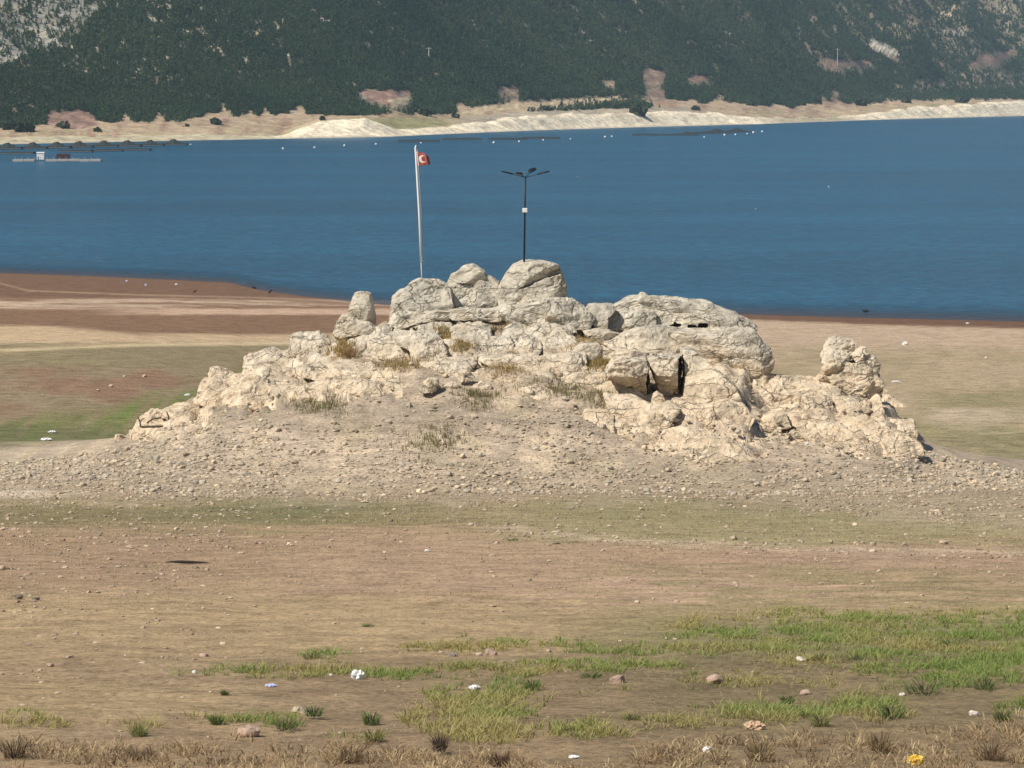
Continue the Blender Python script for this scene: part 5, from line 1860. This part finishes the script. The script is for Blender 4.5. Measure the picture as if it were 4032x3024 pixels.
def make_cage(w, dep, hump, label):
    root = link("fish_cage", None, label=label, cat="fish cage", group="floating fish cages on the lake")
    b = MB()
    for yy in (-dep / 2, dep / 2):
        b.tube([(-w / 2, yy, 0.18), (w / 2, yy, 0.18)], 0.35, 6)
    for xx in (-w / 2, -w / 6, w / 6, w / 2):
        b.tube([(xx, -dep / 2, 0.18), (xx, dep / 2, 0.18)], 0.3, 6)
    link("float_frame", b.build("float_frame", M_FLOAT), root)
    n = 10
    for i in range(n):
        p = MB()
        xx = -w / 2 + w * i / (n - 1)
        p.tube([(xx, -dep / 2, 0.2), (xx, -dep / 2, 1.0)], 0.09, 5)
        link("rail_post", p.build("rail_post", M_FLOAT), root)
    nu, nv = 25, 9
    U, V = np.meshgrid(np.linspace(-1, 1, nu), np.linspace(-1, 1, nv))
    U, V = U.ravel(), V.ravel()
    z = 0.85 + hump * np.exp(-(U / 0.45) ** 2) * (1 - V * V) + 0.12 * np.sin(U * 19) - 0.5 * (np.abs(V) > 0.9)
    me = raw_mesh("net", np.stack([U * w / 2, V * dep / 2, z], -1), quads=grid_quads(nv, nu), mat=M_NET)
    link("net", me, root)
    for yy in (-dep / 2 - 0.06, dep / 2 + 0.06):
        nt_ = MB()
        nt_.box((0, yy, 0.45), (w, 0.05, 0.5))
        link("side_net", nt_.build("side_net", M_NET), root)
    return root


ORD = ['first', 'second', 'third', 'fourth', 'fifth', 'sixth', 'seventh', 'eighth', 'ninth', 'tenth', 'eleventh', 'twelfth', 'thirteenth', 'fourteenth', 'fifteenth', 'sixteenth', 'seventeenth', 'eighteenth', 'nineteenth']
cage_spots = [(30, 588, 1), (130, 586, 1), (224, 584, 1), (312, 581, 1), (410, 578.5, 1), (502, 577, 1), (592, 575.5, 1), (684, 572, 1),
              (70, 606, 0), (300, 599, 0), (420, 596, 0), (530, 592.5, 0),
              (1820, 551, 0), (2000, 550, 0), (2130, 546, 0), (1650, 558, 0), (2760, 526, 0), (2820, 524, 1), (2900, 521, 1), (2680, 533, 0), (2560, 533, 0)]
cl0 = make_cage(12.0, 8, 2.0, "dark humped fish cage in the row near the far left shore")
cl1 = make_cage(13, 6, 0.25, "flat dark fish cage floating low on the lake")
used = [False, False]
for i, (x4, y4, kd) in enumerate(cage_spots):
    src = cl0 if kd else cl1
    p = on_water(x4, y4)
    o = src if not used[kd] else copy_tree(src)
    used[kd] = True
    o.location = tuple(p)
    o.scale = (1, 1, 1.0 if kd else 0.9)
    o.rotation_euler = (0, 0, 0.04 * math.sin(i * 2.1))
    same = sorted(c[0] for c in cage_spots if (c[2] == kd and (cage_spots.index(c) >= 12) == (i >= 12)))
    nth = ORD[same.index(x4)]
    if i >= 12:
        o.scale = (1.5, 1.5, 0.9 if kd else 1.0)
        o["label"] = "flat dark fish cage of the middle farm, " + nth + " from the left" if not kd else "humped fish cage behind the right-hand buoys, " + nth + " from the left"
        o["group"] = "fish cages of the middle farm" if not kd else "humped fish cages of the middle farm"
    else:
        o["label"] = ("dark humped fish cage off the far left shore, " if kd else "flat dark fish cage nearer than the humped row, ") + nth + " from the left"
    if kd and i < 12:
        o["group"] = "humped fish cages in a row off the left shore"

buoy = link("buoy", None, label="white marker buoy in the line across the far part of the lake", cat="buoy", group="white marker buoys across the lake")
V_, Q_ = cube_sphere(4)
fl_ = V_ * np.array([0.9, 0.9, 0.8])
fl_[:, 2] = np.where(fl_[:, 2] > 0.3, 0.3 + (fl_[:, 2] - 0.3) * 1.5, fl_[:, 2])
link("float", raw_mesh("float", fl_ + np.array([0, 0, 0.5]), quads=Q_, mat=M_PLASTIC), buoy)
bq = MB()
bq.tube([(0, 0, 0.15), (0, 0, 0.4)], [1.05, 1.0], 10)
link("collar", bq.build("collar", M_FLOAT), buoy)
BUOYS = [(751, 571), (1114, 588), (1238, 583), (153, 606), (1356, 576), (1480, 570), (1657, 565), (1944, 565), (2044, 560), (2139, 554), (2246, 549), (2382, 542), (2409, 540), (2773, 542), (2853, 535), (2896, 533), (2942, 529), (2966, 525), (3001, 521)]
for i, (x4, y4) in enumerate(BUOYS):
    o = buoy if i == 0 else copy_tree(buoy)
    p = on_water(x4, y4)
    o["label"] = "white marker buoy on the far lake, " + ORD[sorted(b[0] for b in BUOYS).index(x4)] + " from the left"
    o.location = tuple(p)
    k = 0.75 + 0.5 * ((i * 37) % 10) / 10
    o.scale = (0.62 * k * p[1] / 1900,) * 3


def build_raft():
    a, b = on_water(38, 637), on_water(412, 633)
    c = (a + b) / 2
    w = b[0] - a[0]
    root = link("raft", None, loc=tuple(c), label="long pale floating work platform of the fish farm, left", cat="raft")
    n = 8
    for i in range(n):
        if i == 2:
            continue
        q = MB()
        q.box((-w / 2 + w * (i + 0.5) / n, 0, 0.35 + 0.05 * (i % 3)), (w / n * 0.96, 5, 0.7))
        link("pontoon", q.build("pontoon", M_DECK), root)
    for i in range(14):
        q = MB()
        xx = -w / 2 + w * (i + 0.5) / 14
        q.tube([(xx, -2.4, 0.6), (xx, -2.4, 1.5)], 0.08, 5)
        link("rail_post", q.build("rail_post", M_DECK), root)
    h = on_water(160, 635)
    hut = link("hut", None, loc=(h[0], h[1], 0.6), label="small white hut on the floating platform", cat="hut")
    q = MB()
    q.box((0, 0, 2.2), (8.6, 5, 4.4))
    link("wall", q.build("wall", M_WHITE), hut)
    q = MB()
    q.add([(-4.8, -3, 4.4), (4.8, -3, 4.4), (4.8, 3, 4.9), (-4.8, 3, 4.9), (-4.8, -3, 4.75), (4.8, -3, 4.75), (4.8, 3, 5.25), (-4.8, 3, 5.25)],
          [(0, 3, 2, 1), (4, 5, 6, 7), (0, 1, 5, 4), (1, 2, 6, 5), (2, 3, 7, 6), (3, 0, 4, 7)])
    link("roof", q.build("roof", M_WHITE), hut)
    q = MB()
    q.box((-2.5, -2.55, 1.1), (1.2, 0.12, 2.1))
    link("door", q.build("door", M_FLOAT), hut)
    h = on_water(248, 634)
    hut.scale = (0.29, 0.29, 0.5)
    con = link("container", None, loc=(h[0], h[1] + 1, 0.75), label="dark rust-red container on the floating platform", cat="container")
    q = MB()
    q.box((0, 0, 1.7), (17, 4, 3.2))
    for i in range(16):
        q.box((-8 + i * 1.06, -2.05, 1.7), (0.4, 0.12, 3.0))
    link("shell", q.build("shell", M_REDBOX), con)
    q = MB()
    q.box((0, 0, 3.4), (17.4, 4.3, 0.2))
    link("roof", q.build("roof", M_REDBOX), con)
    con.scale = (0.27, 0.4, 0.5)


build_raft()

# ------------------------------------------------------------------ far poles, trees and shrubs
def far_hit(x2, y2):
    u = float(UX(x2))
    s = np.arange(0, 640, 1.0)
    X, Y, Z = far_xyz(np.full(len(s), u), s)
    px, py = proj(X, Y, Z)
    i = int(np.argmin(np.abs(py - y2 * K2)))
    return np.array([X[i], Y[i], Z[i]])


for x2, y2, h2, lb in [(928, 124, 22, "pale utility pole in the forest above the flag"), (1274, 104, 18, "pale utility pole in the forest above the lamp post"), (1572, 86, 16, "thin pale utility pole high in the forest, right of centre"), (1803, 142, 38, "tall pale utility pole at the bare patch on the right")]:
    p = far_hit(x2, y2)
    hh = h2 * K2 * p[1] / F
    root = link("utility_pole", None, loc=tuple(p), label=lb, cat="utility pole")
    q = MB()
    q.tube([(0, 0, -0.5), (0, 0, hh)], [0.55, 0.3], 6)
    link("pole", q.build("pole", M_POLE), root)
    q = MB()
    q.box((0, 0, hh * 0.9), (4.0, 0.3, 0.3))
    link("crossarm", q.build("crossarm", M_POLE), root)

for i, (x2, y2, w, lb) in enumerate([
    (145, 276, 9, "dark round shrub below the pink hillock on the far shore"), (470, 268, 8, "dark shrub alone on the far shore, left of centre"),
    (217, 284, 6, "small shrub on the far left beach"), (408, 276, 5, "tiny shrub on the tan bank, left"), (700, 259, 5, "tiny shrub above the pale headland"),
    (921, 250, 9, "dark bush at the end of the tree belt, above the flag"), (1375, 248, 12, "dark bush on the cream cliff, centre right"),
    (1856, 228, 10, "round green bush above the cream shore, right"), (2070, 222, 9, "bush on the bank near the right edge"),
    (60, 284, 14, "grey-green bush at the far left shore"), (30, 280, 12, "leftmost bush on the far shore"), (1760, 224, 7, "small bush left of the cream bank, right"), (1500, 238, 6, "small bush above the cream cliff, right of centre"),
    (985, 255, 6, "small dark bush right of the grassy hollow"), (1180, 238, 7, "bush on the grey cliff top, centre"), (1950, 222, 8, "bush below the scrub slope, right")]):
    p = far_hit(x2, y2)
    root = link("shrub", None, loc=tuple(p), label=lb, cat="shrub")
    k = w * K2 / 4.0 * p[1] / 2000
    me = tree_mesh("crown", 900 + i, 6.5 * k * 0.62, 7.0 * k, 34, True, M_SHRUB)
    link("crown", me, root)
    link("trunk", trunk_mesh("trunk", 4 * k, 0.25 * k), root)

# ------------------------------------------------------------------ litter, driftwood, gulls, twigs
def litter(x2, y2, w2, asp, label, mat, seed, name="plastic_scrap", cat="litter"):
    h = hit(x2 * K2, y2 * K2)
    w = w2 * K2 * h[1] / F
    V, Q = cube_sphere(7)
    r = np.random.default_rng(seed)
    v = V * np.array([w / 2, w / 3, w * asp / 2])
    S = V + r.uniform(-40, 40, 3)
    cr = 1 - np.abs(fbm(S * 1.7, 3)) * 1.1
    v = v * (0.55 + 0.55 * cr)[:, None] + 0.12 * w * np.stack([perlin(S * 2.2), perlin(S * 2.2 + 5), 0.6 * perlin(S * 2.2 + 9)], -1)
    me = raw_mesh(name, v, quads=Q, mat=mat, smooth=False)
    return link(name, me, loc=(h[0], h[1], float(ground_z(h[0], h[1])) + w * asp * 0.35), label=label, cat=cat)


for i, (x2, y2, w2, asp, lb, mt, nm, ct) in enumerate([
    (772, 1464, 30, 0.8, "upright white plastic bag in the grass strip, left of centre", M_PLASTIC, "plastic_bag", "bag"),
    (1025, 1488, 26, 0.42, "white carton lying on soil above the central green patch", M_PLASTIC, "carton", "litter"),
    (1240, 1638, 24, 0.35, "white crumpled scrap at the bottom, centre", M_PLASTIC, "plastic_scrap", "litter"),
    (1977, 1647, 36, 0.75, "bright yellow crumpled bag in the lower right corner", M_YELLOW, "plastic_bag", "bag"),
    (1628, 1574, 48, 0.4, "pale orange crumpled scrap at the edge of the dry weeds", M_ORANGE, "plastic_scrap", "litter"),
    (1527, 1622, 20, 0.8, "small white scrap among the dry weeds, right of centre", M_PLASTIC, "plastic_scrap", "litter"),
    (923, 1190, 12, 0.5, "tiny white scrap on the pinkish soil, mid-slope", M_PLASTIC, "plastic_scrap", "litter"),
    (1955, 746, 12, 0.8, "white bag on the sand behind the outcrop, right", M_PLASTIC, "plastic_bag", "bag"),
    (1935, 826, 18, 0.25, "white strip of litter right of the pinnacle", M_PLASTIC, "plastic_scrap", "litter"),
    (405, 855, 13, 0.4, "white scrap on the green bank, left of the outcrop", M_PLASTIC, "plastic_scrap", "litter"),
    (100, 953, 24, 0.3, "white scrap on the green flat, lower one at left", M_PLASTIC, "plastic_scrap", "litter"),
    (113, 933, 18, 0.3, "white scrap on the green flat, upper one at left", M_PLASTIC, "plastic_scrap", "litter"),
    (315, 618, 6, 0.9, "bluish white litter speck on the wet shore, right one", M_BLUEW, "plastic_scrap", "litter"),
    (274, 609, 6, 0.8, "bluish white litter speck on the wet shore, left one", M_BLUEW, "plastic_scrap", "litter"),
    (381, 616, 6, 0.6, "white litter speck on the wet shore near the point", M_PLASTIC, "plastic_scrap", "litter"),
    (1744, 962, 8, 1.0, "tiny white scrap at the foot of the right rocks", M_PLASTIC, "plastic_scrap", "litter"),
    (2090, 700, 8, 0.5, "white speck at the waterline, right", M_PLASTIC, "plastic_scrap", "litter"),
    (585, 1482, 26, 0.3, "grey-white flat piece on soil, left foreground", M_BLUEW, "plastic_scrap", "litter"),
    (2130, 774, 5, 1.0, "thin white scrap standing on the sand at far right", M_PLASTIC, "plastic_scrap", "litter"),
    (420, 1458, 10, 0.8, "small cream scrap on dry grass, left", M_PLASTIC, "plastic_scrap", "litter"),
    (715, 1458, 8, 0.6, "tiny white scrap near the plastic bag", M_PLASTIC, "plastic_scrap", "litter"),
]):
    litter(x2, y2, w2, asp, lb, mt, 1200 + i, nm, ct)


def driftwood(x2, y2, w2, tilt, label, seed, fat=0.16):
    h = hit(x2 * K2, y2 * K2)
    if h is None or h[2] < 0:
        h = at_z(x2 * K2, y2 * K2, 0.0)
    w = w2 * K2 * h[1] / F
    r = np.random.default_rng(seed)
    q = MB()
    d = Vector((math.cos(tilt), 0.2, math.sin(tilt)))
    th = w * fat
    q.tube([tuple(d * (w * t) + Vector((0, 0, r.uniform(-.03, .03) * w))) for t in (-0.5, -0.25, 0, 0.25, 0.5)], [th * 0.3, th, th * 1.25, th * 0.9, th * 0.2], 7)
    q.tube([(0, 0, 0), tuple(Vector((0.12 * w, -0.1 * w, min(0.22, fat * 1.4) * w)))], [th * 0.6, th * 0.15], 5)
    link("driftwood", q.build("driftwood", M_WOOD), loc=(h[0], h[1], h[2] + abs(math.sin(tilt)) * w * 0.45 + 0.02), label=label, cat="driftwood")


driftwood(421, 632, 10, 0.5, "short dark piece of driftwood on the wet shore", 1)
driftwood(549, 623, 12, -0.25, "dark piece of driftwood in the shallow water, left of two", 2)
driftwood(584, 634, 13, 0.8, "slanting dark piece of driftwood in the shallow water, right of two", 3)
driftwood(1870, 673, 16, -0.15, "dark piece of driftwood in the shallows at right", 4)
driftwood(405, 1216, 95, 0.0, "long dark weathered branch lying on the brown soil, left", 5, 0.03)


def make_gull():
    V, Q = cube_sphere(6)
    v = V * np.array([0.30, 0.13, 0.12])
    v[:, 2] += 0.10 * sst(0.12, 0.30, v[:, 0])
    v[:, 1] *= 1 - 0.7 * sst(0.05, 0.3, np.abs(v[:, 0]))
    root = link("gull", None, label="white gull", cat="bird", group="gulls on the lake")
    link("body", raw_mesh("body", v, quads=Q, mat=M_PLASTIC), root)
    hd = V * 0.075 + np.array([0.28, 0, 0.2])
    link("head", raw_mesh("head", hd, quads=Q, mat=M_PLASTIC), root)
    b = MB()
    b.tube([(0.34, 0, 0.2), (0.43, 0, 0.18)], [0.025, 0.005], 5)
    link("beak", b.build("beak", M_YELLOW), root)
    for s in (-1, 1):
        w = V * np.array([0.30, 0.03, 0.10]) + np.array([-0.1, s * 0.13, 0.06])
        link("wing", raw_mesh("wing", w, quads=Q, mat=M_FLOAT), root)
    return root


g0 = make_gull()
for i, (x2, y2, lb) in enumerate([(1245, 384, "white gull on the lake just right of the lamp post"), (1790, 404, "white gull on the lake at upper right"), (1635, 453, "white gull on the lake above the bluff")]):
    o = g0 if i == 0 else copy_tree(g0)
    o.location = tuple(at_z(x2 * K2, y2 * K2, 0.06))
    o["label"] = lb
    o.rotation_euler = (0, 0, 0.5 + i)
    o.scale = (1.0, 1.0, 1.0)

# dead brushwood caught on the left toe of the outcrop
h = hit(340 * K2, 925 * K2)
tw = link("brushwood", None, loc=(h[0], h[1] - 1.1, h[2] + 0.15), label="dead forked twigs caught on the left toe of the outcrop", cat="brushwood")
for pts, rd in [
    ([(-0.85, 0, 0.0), (-0.9, 0, 0.35), (-1.02, 0, 0.62)], 0.05), ([(-0.9, 0, 0.3), (-0.75, 0, 0.5), (-0.62, 0, 0.56)], 0.035),
    ([(-0.5, 0, 0.25), (-0.15, 0, 0.5), (0.3, 0.02, 0.55), (0.42, 0, 0.85)], 0.05), ([(0.75, 0, 0.1), (0.78, 0, 0.6), (0.65, 0, 0.95)], 0.06),
    ([(-0.8, 0, 0.02), (-0.1, -0.05, 0.05), (0.8, 0, 0.08)], 0.07)]:
    q = MB()
    q.tube(pts, [rd] * (len(pts) - 1) + [rd * 0.4], 6)
    link("twig", q.build("twig", M_TWIG), tw)

# ------------------------------------------------------------------ air between here and the mountain
hz = MB()
hz.box((0, 3150, 190), (9000, 6500, 410))
mh = bpy.data.materials.new("haze_air")
mh.use_nodes = True
ht = mh.node_tree
ht.nodes.remove(ht.nodes["Principled BSDF"])
pv = ht.nodes.new("ShaderNodeVolumePrincipled")
pv.inputs["Color"].default_value = (0.62, 0.82, 1.0, 1)
pv.inputs["Density"].default_value = 0.000048
pv.inputs["Anisotropy"].default_value = 0.0
ht.links.new(pv.outputs[0], ht.nodes["Material Output"].inputs["Volume"])
link("haze", hz.build("haze", mh), kind="stuff", label="thin blue haze over the lake and mountain", cat="haze")
